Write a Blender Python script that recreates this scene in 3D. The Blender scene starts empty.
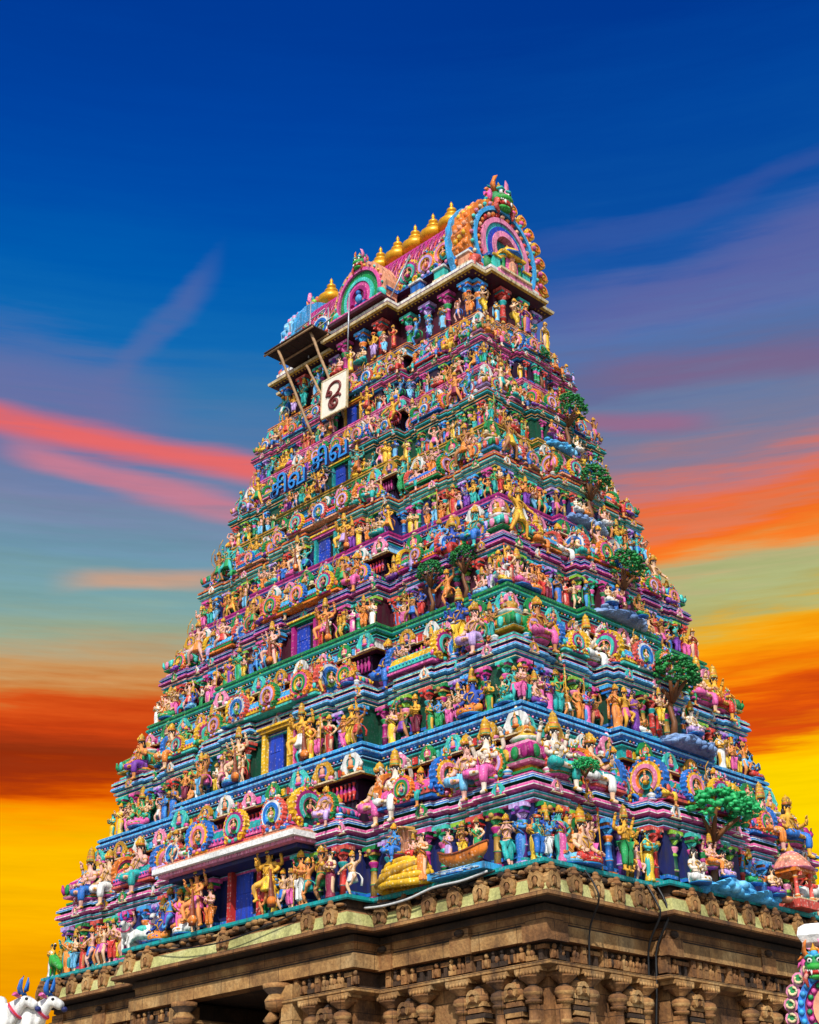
import bpy, math, random
import numpy as np
from mathutils import Matrix, Vector
R = math.radians
random.seed(7)
SC = bpy.context.scene
COL = SC.collection
PI = math.pi

# ------------------------------------------------------------------ dimensions
Z = [10.2, 14.79, 18.9, 22.49, 25.72, 28.46, 31.05, 33.09]        # floor heights of the storeys
W = [11, 9.73, 8.63, 7.68, 6.84, 6.2, 5.64, 5.52]                  # half widths
D = [6.92, 5.91, 4.9, 3.95, 3.19, 2.61, 2.11, 2.11]                # half depths

# ------------------------------------------------------------------ materials
def lin(h):
    h = h.lstrip('#')
    o = []
    for i in (0, 2, 4):
        c = int(h[i:i+2], 16) / 255
        o.append(c / 12.92 if c <= .04045 else ((c + .055) / 1.055) ** 2.4)
    return o
PAL = dict(
    blue='2270c6', deepblue='1d3fb0', navy='1e2660', sky='3fa6de', pale='8fc8e6', teal='109a98', aqua='3fc2b2',
    green='128a44', leaf='33a83a', lime='93c83a', dark_green='0d4a34', pink='e0559c', rose='ea86aa', magenta='b01f78', purple='7c3aa0',
    lilac='c6a4de', orange='ea7f26', peach='ea9f78', red='d0342c', maroon='4a1226', plum='2a1030', yellow='eeb71e', gold='c8921c',
    ochre='c49442', cream='e0c898', white='e6e3da', grey='8f969c', black='141216', salmon='e88f7a', coral='dc5648', bark='7b4a24', rust='8c3f1c')
MATS = {}
def node_mat(name):
    m = bpy.data.materials.new(name); m.use_nodes = True
    nt = m.node_tree
    return m, nt, nt.nodes, nt.links, nt.nodes['Principled BSDF']
def paint_nodes(nt, b, src, scale=1.0, dots=0.0, dsc=8.0):
    """weathered enamel paint: a broad mottling, fine grain, faint rain grime and a small bump"""
    N, L = nt.nodes, nt.links
    geo = N.new('ShaderNodeNewGeometry')
    n1 = N.new('ShaderNodeTexNoise'); n1.inputs['Scale'].default_value = 2.2*scale; n1.inputs['Detail'].default_value = 6
    mp = N.new('ShaderNodeMapping'); mp.inputs['Scale'].default_value = (9, 9, 1.6)
    n2 = N.new('ShaderNodeTexNoise'); n2.inputs['Scale'].default_value = 1.0*scale; n2.inputs['Detail'].default_value = 5
    n3 = N.new('ShaderNodeTexNoise'); n3.inputs['Scale'].default_value = 26*scale; n3.inputs['Detail'].default_value = 3
    L.new(geo.outputs['Position'], n1.inputs['Vector']); L.new(geo.outputs['Position'], mp.inputs['Vector'])
    L.new(mp.outputs[0], n2.inputs['Vector']); L.new(geo.outputs['Position'], n3.inputs['Vector'])
    r1 = N.new('ShaderNodeMapRange'); r1.inputs[1].default_value = .3; r1.inputs[2].default_value = .7; r1.inputs[3].default_value = .78; r1.inputs[4].default_value = 1.12
    L.new(n1.outputs[0], r1.inputs[0])
    r2 = N.new('ShaderNodeMapRange'); r2.inputs[1].default_value = .47; r2.inputs[2].default_value = .7; r2.inputs[3].default_value = 0; r2.inputs[4].default_value = .62
    L.new(n2.outputs[0], r2.inputs[0])
    r3 = N.new('ShaderNodeMapRange'); r3.inputs[1].default_value = .3; r3.inputs[2].default_value = .7; r3.inputs[3].default_value = .86; r3.inputs[4].default_value = 1.1
    L.new(n3.outputs[0], r3.inputs[0])
    mm = N.new('ShaderNodeMath'); mm.operation = 'MULTIPLY'; L.new(r1.outputs[0], mm.inputs[0]); L.new(r3.outputs[0], mm.inputs[1])
    if dots:
        # hand-painted flowers and dots in a lighter tint of the same paint
        vo = N.new('ShaderNodeTexVoronoi'); vo.inputs['Scale'].default_value = dsc; vo.inputs['Randomness'].default_value = .55
        L.new(geo.outputs['Position'], vo.inputs['Vector'])
        rd = N.new('ShaderNodeMapRange'); rd.inputs[1].default_value = .30; rd.inputs[2].default_value = .22; rd.inputs[3].default_value = 0; rd.inputs[4].default_value = dots
        L.new(vo.outputs['Distance'], rd.inputs[0])
        hs = N.new('ShaderNodeHueSaturation'); hs.inputs['Saturation'].default_value = .55; hs.inputs['Value'].default_value = 1.5; hs.inputs['Hue'].default_value = .53
        L.new(src, hs.inputs['Color'])
        md = N.new('ShaderNodeMix'); md.data_type = 'RGBA'; L.new(rd.outputs[0], md.inputs['Factor']); L.new(src, md.inputs['A']); L.new(hs.outputs[0], md.inputs['B'])
        ad = N.new('ShaderNodeMix'); ad.data_type = 'RGBA'; ad.inputs['Factor'].default_value = .0; L.new(md.outputs['Result'], ad.inputs['A']); src = ad.outputs['Result']
    v = N.new('ShaderNodeVectorMath'); v.operation = 'SCALE'; L.new(src, v.inputs[0]); L.new(mm.outputs[0], v.inputs['Scale'])
    mx = N.new('ShaderNodeMix'); mx.data_type = 'RGBA'; L.new(r2.outputs[0], mx.inputs['Factor']); L.new(v.outputs[0], mx.inputs['A'])
    mx.inputs['B'].default_value = (.045, .035, .03, 1)
    L.new(mx.outputs['Result'], b.inputs['Base Color'])
    bp = N.new('ShaderNodeBump'); bp.inputs['Strength'].default_value = .25; bp.inputs['Distance'].default_value = .02
    L.new(n3.outputs[0], bp.inputs['Height']); L.new(bp.outputs[0], b.inputs['Normal'])
    b.inputs['Roughness'].default_value = .58; b.inputs['Specular IOR Level'].default_value = .35
def M(key):
    if key in MATS: return MATS[key]
    m, nt, N, L, b = node_mat('painted_plaster_' + key)
    rgb = N.new('ShaderNodeRGB'); rgb.outputs[0].default_value = lin(PAL[key]) + [1]
    plain = key in ('black','white','bark','plum','maroon','navy') or key.startswith('skin')
    paint_nodes(nt, b, rgb.outputs[0], 1.0, 0 if plain else .5 if not key.startswith('cloth') else .4, 9.0 if not key.startswith('cloth') else 14.0)
    MATS[key] = m
    return m
def mat_objcolor():
    m, nt, N, L, b = node_mat('painted_plaster_figure')
    oi = N.new('ShaderNodeObjectInfo')
    paint_nodes(nt, b, oi.outputs['Color'], 1.4)
    MATS['obj'] = m
mat_objcolor()
def mat_cloth():
    m, nt, N, L, b = node_mat('painted_plaster_cloth')
    oi = N.new('ShaderNodeObjectInfo'); paint_nodes(nt, b, oi.outputs['Color'], 1.4, .45, 15.0); MATS['cloth'] = m
mat_cloth()
def mat_stone(key, c0, c1, c2, streak):
    m, nt, N, L, b = node_mat(key)
    geo = N.new('ShaderNodeNewGeometry')
    n1 = N.new('ShaderNodeTexNoise'); n1.inputs['Scale'].default_value = .9; n1.inputs['Detail'].default_value = 8; n1.inputs['Roughness'].default_value = .65
    n2 = N.new('ShaderNodeTexNoise'); n2.inputs['Scale'].default_value = 14; n2.inputs['Detail'].default_value = 6
    mp = N.new('ShaderNodeMapping'); mp.inputs['Scale'].default_value = (1.9, 1.9, .3)
    n3 = N.new('ShaderNodeTexNoise'); n3.inputs['Scale'].default_value = 1.2; n3.inputs['Detail'].default_value = 5
    L.new(geo.outputs['Position'], n1.inputs['Vector']); L.new(geo.outputs['Position'], n2.inputs['Vector'])
    L.new(geo.outputs['Position'], mp.inputs['Vector']); L.new(mp.outputs[0], n3.inputs['Vector'])
    cr = N.new('ShaderNodeValToRGB'); cr.color_ramp.elements[0].position = .32; cr.color_ramp.elements[1].position = .68
    cr.color_ramp.elements[0].color = lin(c0)+[1]; cr.color_ramp.elements[1].color = lin(c2)+[1]
    e = cr.color_ramp.elements.new(.5); e.color = lin(c1)+[1]
    L.new(n1.outputs[0], cr.inputs[0])
    r3 = N.new('ShaderNodeMapRange'); r3.inputs[1].default_value = .5; r3.inputs[2].default_value = .72; r3.inputs[3].default_value = 0; r3.inputs[4].default_value = streak
    L.new(n3.outputs[0], r3.inputs[0])
    mx = N.new('ShaderNodeMix'); mx.data_type = 'RGBA'; L.new(r3.outputs[0], mx.inputs['Factor']); L.new(cr.outputs[0], mx.inputs['A']); mx.inputs['B'].default_value = (.02, .013, .009, 1)
    r2 = N.new('ShaderNodeMapRange'); r2.inputs[1].default_value = .3; r2.inputs[2].default_value = .7; r2.inputs[3].default_value = .74; r2.inputs[4].default_value = 1.18
    L.new(n2.outputs[0], r2.inputs[0])
    v = N.new('ShaderNodeVectorMath'); v.operation = 'SCALE'; L.new(mx.outputs['Result'], v.inputs[0]); L.new(r2.outputs[0], v.inputs['Scale'])
    fin_ = v.outputs[0]
    if key.startswith('stone'):
        # courses and joints of the granite blocks
        sx = N.new('ShaderNodeSeparateXYZ'); L.new(geo.outputs['Position'], sx.inputs[0])
        ad = N.new('ShaderNodeMath'); ad.operation = 'ADD'; L.new(sx.outputs[0], ad.inputs[0]); L.new(sx.outputs[1], ad.inputs[1])
        cb = N.new('ShaderNodeCombineXYZ'); L.new(ad.outputs[0], cb.inputs[0]); L.new(sx.outputs[2], cb.inputs[1])
        bt = N.new('ShaderNodeTexBrick'); bt.inputs['Scale'].default_value = 1; bt.inputs['Brick Width'].default_value = 1.25; bt.inputs['Row Height'].default_value = .52; bt.inputs['Mortar Size'].default_value = .012; bt.inputs['Mortar Smooth'].default_value = .3
        bt.inputs['Color1'].default_value = (1,1,1,1); bt.inputs['Color2'].default_value = (.74,.74,.78,1); bt.inputs['Mortar'].default_value = (.22,.2,.18,1)
        L.new(cb.outputs[0], bt.inputs['Vector'])
        mu = N.new('ShaderNodeMix'); mu.data_type = 'RGBA'; mu.blend_type = 'MULTIPLY'; mu.inputs['Factor'].default_value = 1
        L.new(fin_, mu.inputs['A']); L.new(bt.outputs['Color'], mu.inputs['B']); fin_ = mu.outputs['Result']
    L.new(fin_, b.inputs['Base Color'])
    bp = N.new('ShaderNodeBump'); bp.inputs['Strength'].default_value = .45; bp.inputs['Distance'].default_value = .05
    L.new(n2.outputs[0], bp.inputs['Height']); L.new(bp.outputs[0], b.inputs['Normal'])
    b.inputs['Roughness'].default_value = .88
    MATS[key] = m
mat_stone('stone', '4c2e14', '926234', 'b98a50', .6)
mat_stone('stone_light', '6e4824', 'ae8048', 'cca46a', .5)
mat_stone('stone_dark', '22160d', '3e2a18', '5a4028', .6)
mat_stone('lichen', '86804a', 'b4b06c', 'cac488', .35)
mat_stone('rock_blue', '2f8cc8', '58b6e6', '9ad8f4', .12)
mat_stone('rock_slate', '44659a', '7796c2', 'aac0dc', .18)
mat_stone('whitewash', 'd6d3cc', 'e6e3dc', 'efece6', .06)
mat_stone('paving', '55524e', '74716b', '8a867e', .2)
def mat_simple(key, hexc, rough=.5, metal=0, noise=.25):
    m, nt, N, L, b = node_mat(key)
    tc = N.new('ShaderNodeNewGeometry'); n = N.new('ShaderNodeTexNoise'); n.inputs['Scale'].default_value = 9; n.inputs['Detail'].default_value = 5
    L.new(tc.outputs['Position'], n.inputs['Vector'])
    r = N.new('ShaderNodeMapRange'); r.inputs[1].default_value = .3; r.inputs[2].default_value = .7; r.inputs[3].default_value = 1-noise; r.inputs[4].default_value = 1+noise*.5
    L.new(n.outputs[0], r.inputs[0])
    rgb = N.new('ShaderNodeRGB'); rgb.outputs[0].default_value = lin(hexc)+[1]
    v = N.new('ShaderNodeVectorMath'); v.operation = 'SCALE'; L.new(rgb.outputs[0], v.inputs[0]); L.new(r.outputs[0], v.inputs['Scale'])
    L.new(v.outputs[0], b.inputs['Base Color']); b.inputs['Roughness'].default_value = rough; b.inputs['Metallic'].default_value = metal
    MATS[key] = m
mat_simple('gilding', 'e8a412', .34, .35, .3)
mat_simple('plank', '3a2416', .85, 0, .5)
mat_simple('bamboo', 'a5815a', .7, 0, .35)
mat_simple('steel', 'a9adb2', .45, .6, .25)
mat_simple('cable_black', '0d0c0d', .5)
mat_simple('cable_white', 'c9c8c4', .5)
mat_simple('void', '060505', .9)
mat_simple('board', 'efe2cc', .55, 0, .12)
mat_simple('letter_blue', '2b86d2', .45, 0, .15)
mat_simple('letter_red', '6e2018', .5, 0, .2)
mat_simple('crow', '121216', .6)
def mat_leaf(key, a, b_):
    m, nt, N, L, b = node_mat(key)
    g = N.new('ShaderNodeNewGeometry'); n = N.new('ShaderNodeTexNoise'); n.inputs['Scale'].default_value = 7; n.inputs['Detail'].default_value = 3
    L.new(g.outputs['Position'], n.inputs['Vector'])
    cr = N.new('ShaderNodeValToRGB'); cr.color_ramp.elements[0].position = .35; cr.color_ramp.elements[1].position = .65
    cr.color_ramp.elements[0].color = lin(a)+[1]; cr.color_ramp.elements[1].color = lin(b_)+[1]
    L.new(n.outputs[0], cr.inputs[0]); L.new(cr.outputs[0], b.inputs['Base Color']); b.inputs['Roughness'].default_value = .55
    MATS[key] = m
mat_leaf('leaf_paint', '0b4f2a', '22903a')
mat_leaf('leaf_bright', '0f8a4a', '34c06c')

def getmat(k): return MATS.get(k) or M(k)

# ------------------------------------------------------------------ mesh builder
class MB:
    def __init__(s): s.v = []; s.f = []; s.m = []; s.sm = []; s.keys = []
    def mi(s, k):
        if k not in s.keys: s.keys.append(k)
        return s.keys.index(k)
    def add(s, vs, fs, mat, smooth=False):
        o = len(s.v); s.v += [tuple(p) for p in vs]
        mats = mat if isinstance(mat, list) else None
        for n, f in enumerate(fs):
            s.f.append([i+o for i in f]); s.m.append(s.mi(mats[n] if mats else mat)); s.sm.append(smooth)
    def box(s, c, d, mat, rot=None, taper=1.0):
        x, y, z = d[0]/2, d[1]/2, d[2]/2; t = taper
        P = [(-x,-y,-z),(x,-y,-z),(x,y,-z),(-x,y,-z),(-x*t,-y*t,z),(x*t,-y*t,z),(x*t,y*t,z),(-x*t,y*t,z)]
        if rot is not None: P = [rot @ Vector(p) for p in P]
        s.add([(p[0]+c[0], p[1]+c[1], p[2]+c[2]) for p in P], [(0,3,2,1),(4,5,6,7),(0,1,5,4),(1,2,6,5),(2,3,7,6),(3,0,4,7)], mat)
    def lathe(s, prof, n=10, c=(0,0,0), sx=1, sy=1, rot0=0, smooth=True, mat='white', wave=0, nw=8):
        """prof: list of (r, z[, mat]); the mat of a ring colours the band above it"""
        vs, fs, ms = [], [], []
        for p in prof:
            for i in range(n):
                a = 2*PI*i/n + rot0; r = p[0]*(1+wave*math.cos(nw*a))
                vs.append((c[0]+r*sx*math.cos(a), c[1]+r*sy*math.sin(a), c[2]+p[1]))
        for j in range(len(prof)-1):
            mk = prof[j][2] if len(prof[j]) > 2 else mat
            for i in range(n):
                fs.append((j*n+i, j*n+(i+1) % n, (j+1)*n+(i+1) % n, (j+1)*n+i)); ms.append(mk)
        fs.append(tuple(reversed(range(n)))); ms.append(prof[0][2] if len(prof[0]) > 2 else mat)
        fs.append(tuple(range((len(prof)-1)*n, len(prof)*n))); ms.append(prof[-1][2] if len(prof[-1]) > 2 else mat)
        s.add(vs, fs, ms, smooth)
    def tube(s, path, rad, mat, n=6, flat=1.0):
        path = [Vector(p) for p in path]
        if not isinstance(rad, (list, tuple)): rad = [rad]*len(path)
        vs, fs = [], []
        up = Vector((0, 0, 1))
        for j, p in enumerate(path):
            t = (path[min(j+1, len(path)-1)] - path[max(j-1, 0)]).normalized()
            a = t.cross(up if abs(t.z) < .95 else Vector((0, 1, 0))).normalized(); b = t.cross(a)
            for i in range(n):
                q = 2*PI*i/n
                vs.append(p + a*math.cos(q)*rad[j] + b*math.sin(q)*rad[j]*flat)
        for j in range(len(path)-1):
            for i in range(n): fs.append((j*n+i, j*n+(i+1) % n, (j+1)*n+(i+1) % n, (j+1)*n+i))
        fs.append(tuple(reversed(range(n)))); fs.append(tuple(range((len(path)-1)*n, len(path)*n)))
        s.add(vs, fs, mat, True)
    def ball(s, c, r, mat, n=8, m=5):
        if not isinstance(r, (list, tuple)): r = (r, r, r)
        prof = []
        vs = [(c[0], c[1], c[2]-r[2])]; fs = []
        for j in range(1, m):
            a = -PI/2 + PI*j/m
            for i in range(n):
                b = 2*PI*i/n
                vs.append((c[0]+r[0]*math.cos(a)*math.cos(b), c[1]+r[1]*math.cos(a)*math.sin(b), c[2]+r[2]*math.sin(a)))
        vs.append((c[0], c[1], c[2]+r[2])); t = len(vs)-1
        for i in range(n): fs.append((0, 1+(i+1) % n, 1+i))
        for j in range(m-2):
            for i in range(n): fs.append((1+j*n+i, 1+j*n+(i+1) % n, 1+(j+1)*n+(i+1) % n, 1+(j+1)*n+i))
        for i in range(n): fs.append((1+(m-2)*n+i, 1+(m-2)*n+(i+1) % n, t))
        s.add(vs, fs, mat, True)
    def band(s, cx, cz, r0, r1, y0, y1, a0, a1, mat, n=18, wave=0, nw=0, sz=1.0):
        """arch band in the XZ plane between radii r0 and r1, from y0 (front) to y1 (back); angles from +x, degrees"""
        vs, fs = [], []
        for i in range(n+1):
            t = i/n; a = R(a0+(a1-a0)*t); q = r1*(1+wave*abs(math.sin(nw*PI*t)))
            for (r, y) in ((r0, y0), (q, y0), (q, y1), (r0, y1)):
                vs.append((cx+r*math.cos(a), y, cz+r*math.sin(a)*sz))
        for i in range(n):
            for k in range(4):
                fs.append((i*4+k, i*4+(k+1) % 4, (i+1)*4+(k+1) % 4, (i+1)*4+k))
        fs.append((3, 2, 1, 0)); fs.append((n*4, n*4+1, n*4+2, n*4+3))
        s.add(vs, fs, mat)
    def disc(s, cx, cz, r, y0, y1, mat, n=18, sz=1.0):
        vs = [(cx+r*math.cos(2*PI*i/n), y0, cz+r*math.sin(2*PI*i/n)*sz) for i in range(n)]
        vs += [(p[0], y1, p[2]) for p in vs]
        fs = [tuple(range(n))] + [(i, i+n, (i+1) % n+n, (i+1) % n) for i in range(n)]
        s.add(vs, fs, mat)
    def sweep(s, poly, prof, cap=None, mats=None):
        """closed rectilinear polygon (counter-clockwise) swept along prof [(offset, z, mat)]"""
        n = len(poly); nor = []
        for i in range(n):
            a, b = poly[i], poly[(i+1) % n]; l = math.hypot(b[0]-a[0], b[1]-a[1])
            nor.append(((b[1]-a[1])/l, -(b[0]-a[0])/l))
        vs, fs, ms = [], [], []
        for p in prof:
            for i in range(n):
                n0, n1 = nor[i-1], nor[i]
                if abs(n0[0]*n1[0]+n0[1]*n1[1]) > .9: q = n1
                else: q = (n0[0]+n1[0], n0[1]+n1[1])
                vs.append((poly[i][0]+q[0]*p[0], poly[i][1]+q[1]*p[0], p[1]))
        for j in range(len(prof)-1):
            for i in range(n):
                fs.append((j*n+i, j*n+(i+1) % n, (j+1)*n+(i+1) % n, (j+1)*n+i)); ms.append(prof[j][2])
        if cap:
            fs.append(tuple(range((len(prof)-1)*n, len(prof)*n))); ms.append(cap)
        s.add(vs, fs, ms)
    def merge(s, o, mtx=None):
        k = len(s.v)
        s.v += [tuple(mtx @ Vector(p)) for p in o.v] if mtx else o.v
        for f, m, q in zip(o.f, o.m, o.sm):
            s.f.append([i+k for i in f]); s.m.append(s.mi(o.keys[m])); s.sm.append(q)
    def mesh(s, name):
        me = bpy.data.meshes.new(name)
        me.from_pydata(s.v, [], s.f)
        for k in s.keys: me.materials.append(getmat(k))
        me.polygons.foreach_set('material_index', s.m)
        me.polygons.foreach_set('use_smooth', s.sm)
        me.update()
        return me
    def build(s, name, parent=None, **kw): return link(name, s.mesh(name), parent, **kw)

def link(name, data, parent=None, mtx=None, label=None, cat=None, group=None, kind=None, color=None):
    o = bpy.data.objects.new(name, data); COL.objects.link(o)
    if parent is not None: o.parent = parent
    if mtx is not None: o.matrix_local = mtx
    if label: o['label'] = label
    if cat: o['category'] = cat
    if group: o['group'] = group
    if kind: o['kind'] = kind
    if color is not None: o.color = list(color) + [1]
    return o
def copy_obj(o, parent=None, mtx=None):
    c = o.copy(); COL.objects.link(c)
    if parent is not None: c.parent = parent
    if mtx is not None: c.matrix_local = mtx
    return c
def merge_meshes(name, items):
    """one mesh out of many (mesh, matrix) pairs"""
    V, F, MI, SM, mats = [], [], [], [], []
    LS = []; off = 0; loops = []; tot = []
    cache = {}
    for me, mx in items:
        c = cache.get(me.name)
        if c is None:
            nv = len(me.vertices); co = np.empty(nv*3, dtype=np.float32); me.vertices.foreach_get('co', co)
            lv = np.empty(len(me.loops), dtype=np.int32); me.loops.foreach_get('vertex_index', lv)
            lt = np.empty(len(me.polygons), dtype=np.int32); me.polygons.foreach_get('loop_total', lt)
            mi = np.empty(len(me.polygons), dtype=np.int32); me.polygons.foreach_get('material_index', mi)
            sm = np.empty(len(me.polygons), dtype=bool); me.polygons.foreach_get('use_smooth', sm)
            rm = []
            for m in me.materials:
                if m not in mats: mats.append(m)
                rm.append(mats.index(m))
            c = cache[me.name] = (co.reshape(-1, 3), lv, lt, np.array(rm, dtype=np.int32)[mi], sm)
        co, lv, lt, mi, sm = c
        A = np.array(mx, dtype=np.float32)
        V.append(co @ A[:3, :3].T + A[:3, 3]); loops.append(lv+off); tot.append(lt); MI.append(mi); SM.append(sm); off += len(co)
    V = np.concatenate(V); loops = np.concatenate(loops); tot = np.concatenate(tot)
    me = bpy.data.meshes.new(name)
    me.vertices.add(len(V)); me.vertices.foreach_set('co', V.ravel())
    me.loops.add(len(loops)); me.loops.foreach_set('vertex_index', loops)
    me.polygons.add(len(tot)); st = np.concatenate([[0], np.cumsum(tot)[:-1]]).astype(np.int32)
    me.polygons.foreach_set('loop_start', st)
    for m in mats: me.materials.append(m)
    me.polygons.foreach_set('material_index', np.concatenate(MI)); me.polygons.foreach_set('use_smooth', np.concatenate(SM))
    me.update(calc_edges=True); me.validate()
    return me

# ------------------------------------------------------------------ plans
def plan(w, d, baysA, baysB):
    """rectangle 2w x 2d with symmetrical projections; bays: [(from, to, out)] as fractions of the half side"""
    def side(L, bays):
        seg = []; pos = 0
        bb = sorted(bays)
        for (a, b, o) in bb:
            if a > pos+1e-6: seg.append((pos*L, a*L, 0))
            seg.append((a*L, b*L, o)); pos = b
        if pos < 1-1e-6: seg.append((pos*L, L, 0))
        full = [(-b, -a, o) for (a, b, o) in reversed(seg)] + seg
        out = []
        for s in full:
            if out and abs(out[-1][2]-s[2]) < 1e-6: out[-1] = (out[-1][0], s[1], s[2])
            else: out.append(s)
        return out
    A, B = side(w, baysA), side(d, baysB)
    cA, cB = A[-1][2], B[-1][2]
    def pts(S, other):
        p = []
        S = [list(x) for x in S]; S[0][0] -= other; S[-1][1] += other
        for a, b, o in S: p += [(a, o), (b, o)]
        return p
    out = []
    pa, pb = pts(A, cB), pts(B, cA)
    for (u, o) in pa[:-1]: out.append((u, -d-o))
    for (u, o) in pb[:-1]: out.append((w+o, u))
    for (u, o) in pa[:-1]: out.append((-u, d+o))
    for (u, o) in pb[:-1]: out.append((-w-o, -u))
    return out
def fA(u, y, z, s=1.0, rz=0): return Matrix.Translation((u, y, z)) @ Matrix.Rotation(rz, 4, 'Z') @ Matrix.Scale(s, 4)
def fB(x, u, z, s=1.0, rz=0): return Matrix.Translation((x, u, z)) @ Matrix.Rotation(PI/2+rz, 4, 'Z') @ Matrix.Scale(s, 4)

# ------------------------------------------------------------------ figures
def skin_batch(specs):
    """specs: {key: (verts, edges, radii, levels)} -> {key: mesh} grown with Skin + Subdivision"""
    obs = {}
    for k, (v, e, r, lv) in specs.items():
        me = bpy.data.meshes.new('t'); me.from_pydata(v, e, [])
        o = bpy.data.objects.new('t', me); COL.objects.link(o)
        o.modifiers.new('s', 'SKIN'); sb = o.modifiers.new('u', 'SUBSURF'); sb.levels = lv; sb.render_levels = lv
        for i, d in enumerate(me.skin_vertices[0].data):
            d.radius = r[i] if isinstance(r[i], tuple) else (r[i], r[i]); d.use_root = (i == 0)
        obs[k] = o
    dg = bpy.context.evaluated_depsgraph_get()
    out = {}
    for k, o in obs.items():
        out[k] = bpy.data.meshes.new_from_object(o.evaluated_get(dg))
    for o in obs.values():
        me = o.data; bpy.data.objects.remove(o); bpy.data.meshes.remove(me)
    return out
ORDER = ['pelvis', 'belly', 'chest', 'neckb', 'neck', 'head', 'crown']
def joints(kind='stand', **o):
    J = dict(pelvis=(0,0,.50), belly=(0,-.005,.59), chest=(0,-.01,.70), neckb=(0,0,.79), neck=(0,0,.83), head=(0,-.008,.90), crown=(0,0,.955))
    RD = dict(pelvis=(.092,.075), belly=(.078,.062), chest=(.108,.078), neckb=(.062,.05), neck=.038, head=(.056,.06), crown=.045)
    for s, n in ((-1,'L'), (1,'R')):
        J.update({'hip'+n:(s*.062,0,.47), 'knee'+n:(s*.068,-.02,.27), 'ank'+n:(s*.066,.01,.055), 'toe'+n:(s*.078,-.075,.022),
                  'sh'+n:(s*.135,0,.765), 'el'+n:(s*.178,.01,.62), 'wr'+n:(s*.185,-.04,.49), 'ha'+n:(s*.182,-.06,.44)})
        RD.update({'hip'+n:.072, 'knee'+n:.05, 'ank'+n:.031, 'toe'+n:.024, 'sh'+n:.047, 'el'+n:.036, 'wr'+n:.026, 'ha'+n:.027})
    if kind == 'cross':
        dz = -.40
        for k in list(J):
            if k not in ('kneeL','kneeR','ankL','ankR','toeL','toeR'): J[k] = (J[k][0], J[k][1], J[k][2]+dz)
        for s, n in ((-1,'L'), (1,'R')):
            J['hip'+n] = (s*.08,-.02,.085); J['knee'+n] = (s*.235,-.13,.06); J['ank'+n] = (-s*.05,-.2,.045); J['toe'+n] = (-s*.12,-.2,.04)
    if kind == 'lalita':
        dz = -.12
        for k in list(J):
            if k[:3] not in ('kne','ank','toe'): J[k] = (J[k][0], J[k][1], J[k][2]+dz)
        J['hipR'] = (.075,-.02,.37); J['kneeR'] = (.12,-.22,.36); J['ankR'] = (.11,-.2,.08); J['toeR'] = (.12,-.28,.04)
        J['hipL'] = (-.08,-.02,.37); J['kneeL'] = (-.25,-.16,.37); J['ankL'] = (-.02,-.2,.33); J['toeL'] = (.05,-.21,.32)
    extra = o.pop('arms4', None)
    J.update(o)
    E = [(ORDER[i], ORDER[i+1]) for i in range(6)]
    for n in 'LR':
        E += [('chest','sh'+n), ('sh'+n,'el'+n), ('el'+n,'wr'+n), ('wr'+n,'ha'+n), ('pelvis','hip'+n), ('hip'+n,'knee'+n), ('knee'+n,'ank'+n), ('ank'+n,'toe'+n)]
    if extra:
        for s, n in ((-1,'L'), (1,'R')):
            b = J['sh'+n]
            J['xs'+n] = (b[0]*.85, .035, b[2]-.02); J['xe'+n] = (s*.235,.06,b[2]-.02); J['xw'+n] = (s*.25,.0,b[2]+.13); J['xh'+n] = (s*.25,-.015,b[2]+.18)
            RD.update({'xs'+n:.042, 'xe'+n:.034, 'xw'+n:.025, 'xh'+n:.026})
            E += [('chest','xs'+n), ('xs'+n,'xe'+n), ('xe'+n,'xw'+n), ('xw'+n,'xh'+n)]
    return J, E, RD
def both(f): return {k+n: (s*v[0], v[1], v[2]) for k, v in f.items() for s, n in ((-1,'L'), (1,'R'))}
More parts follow.
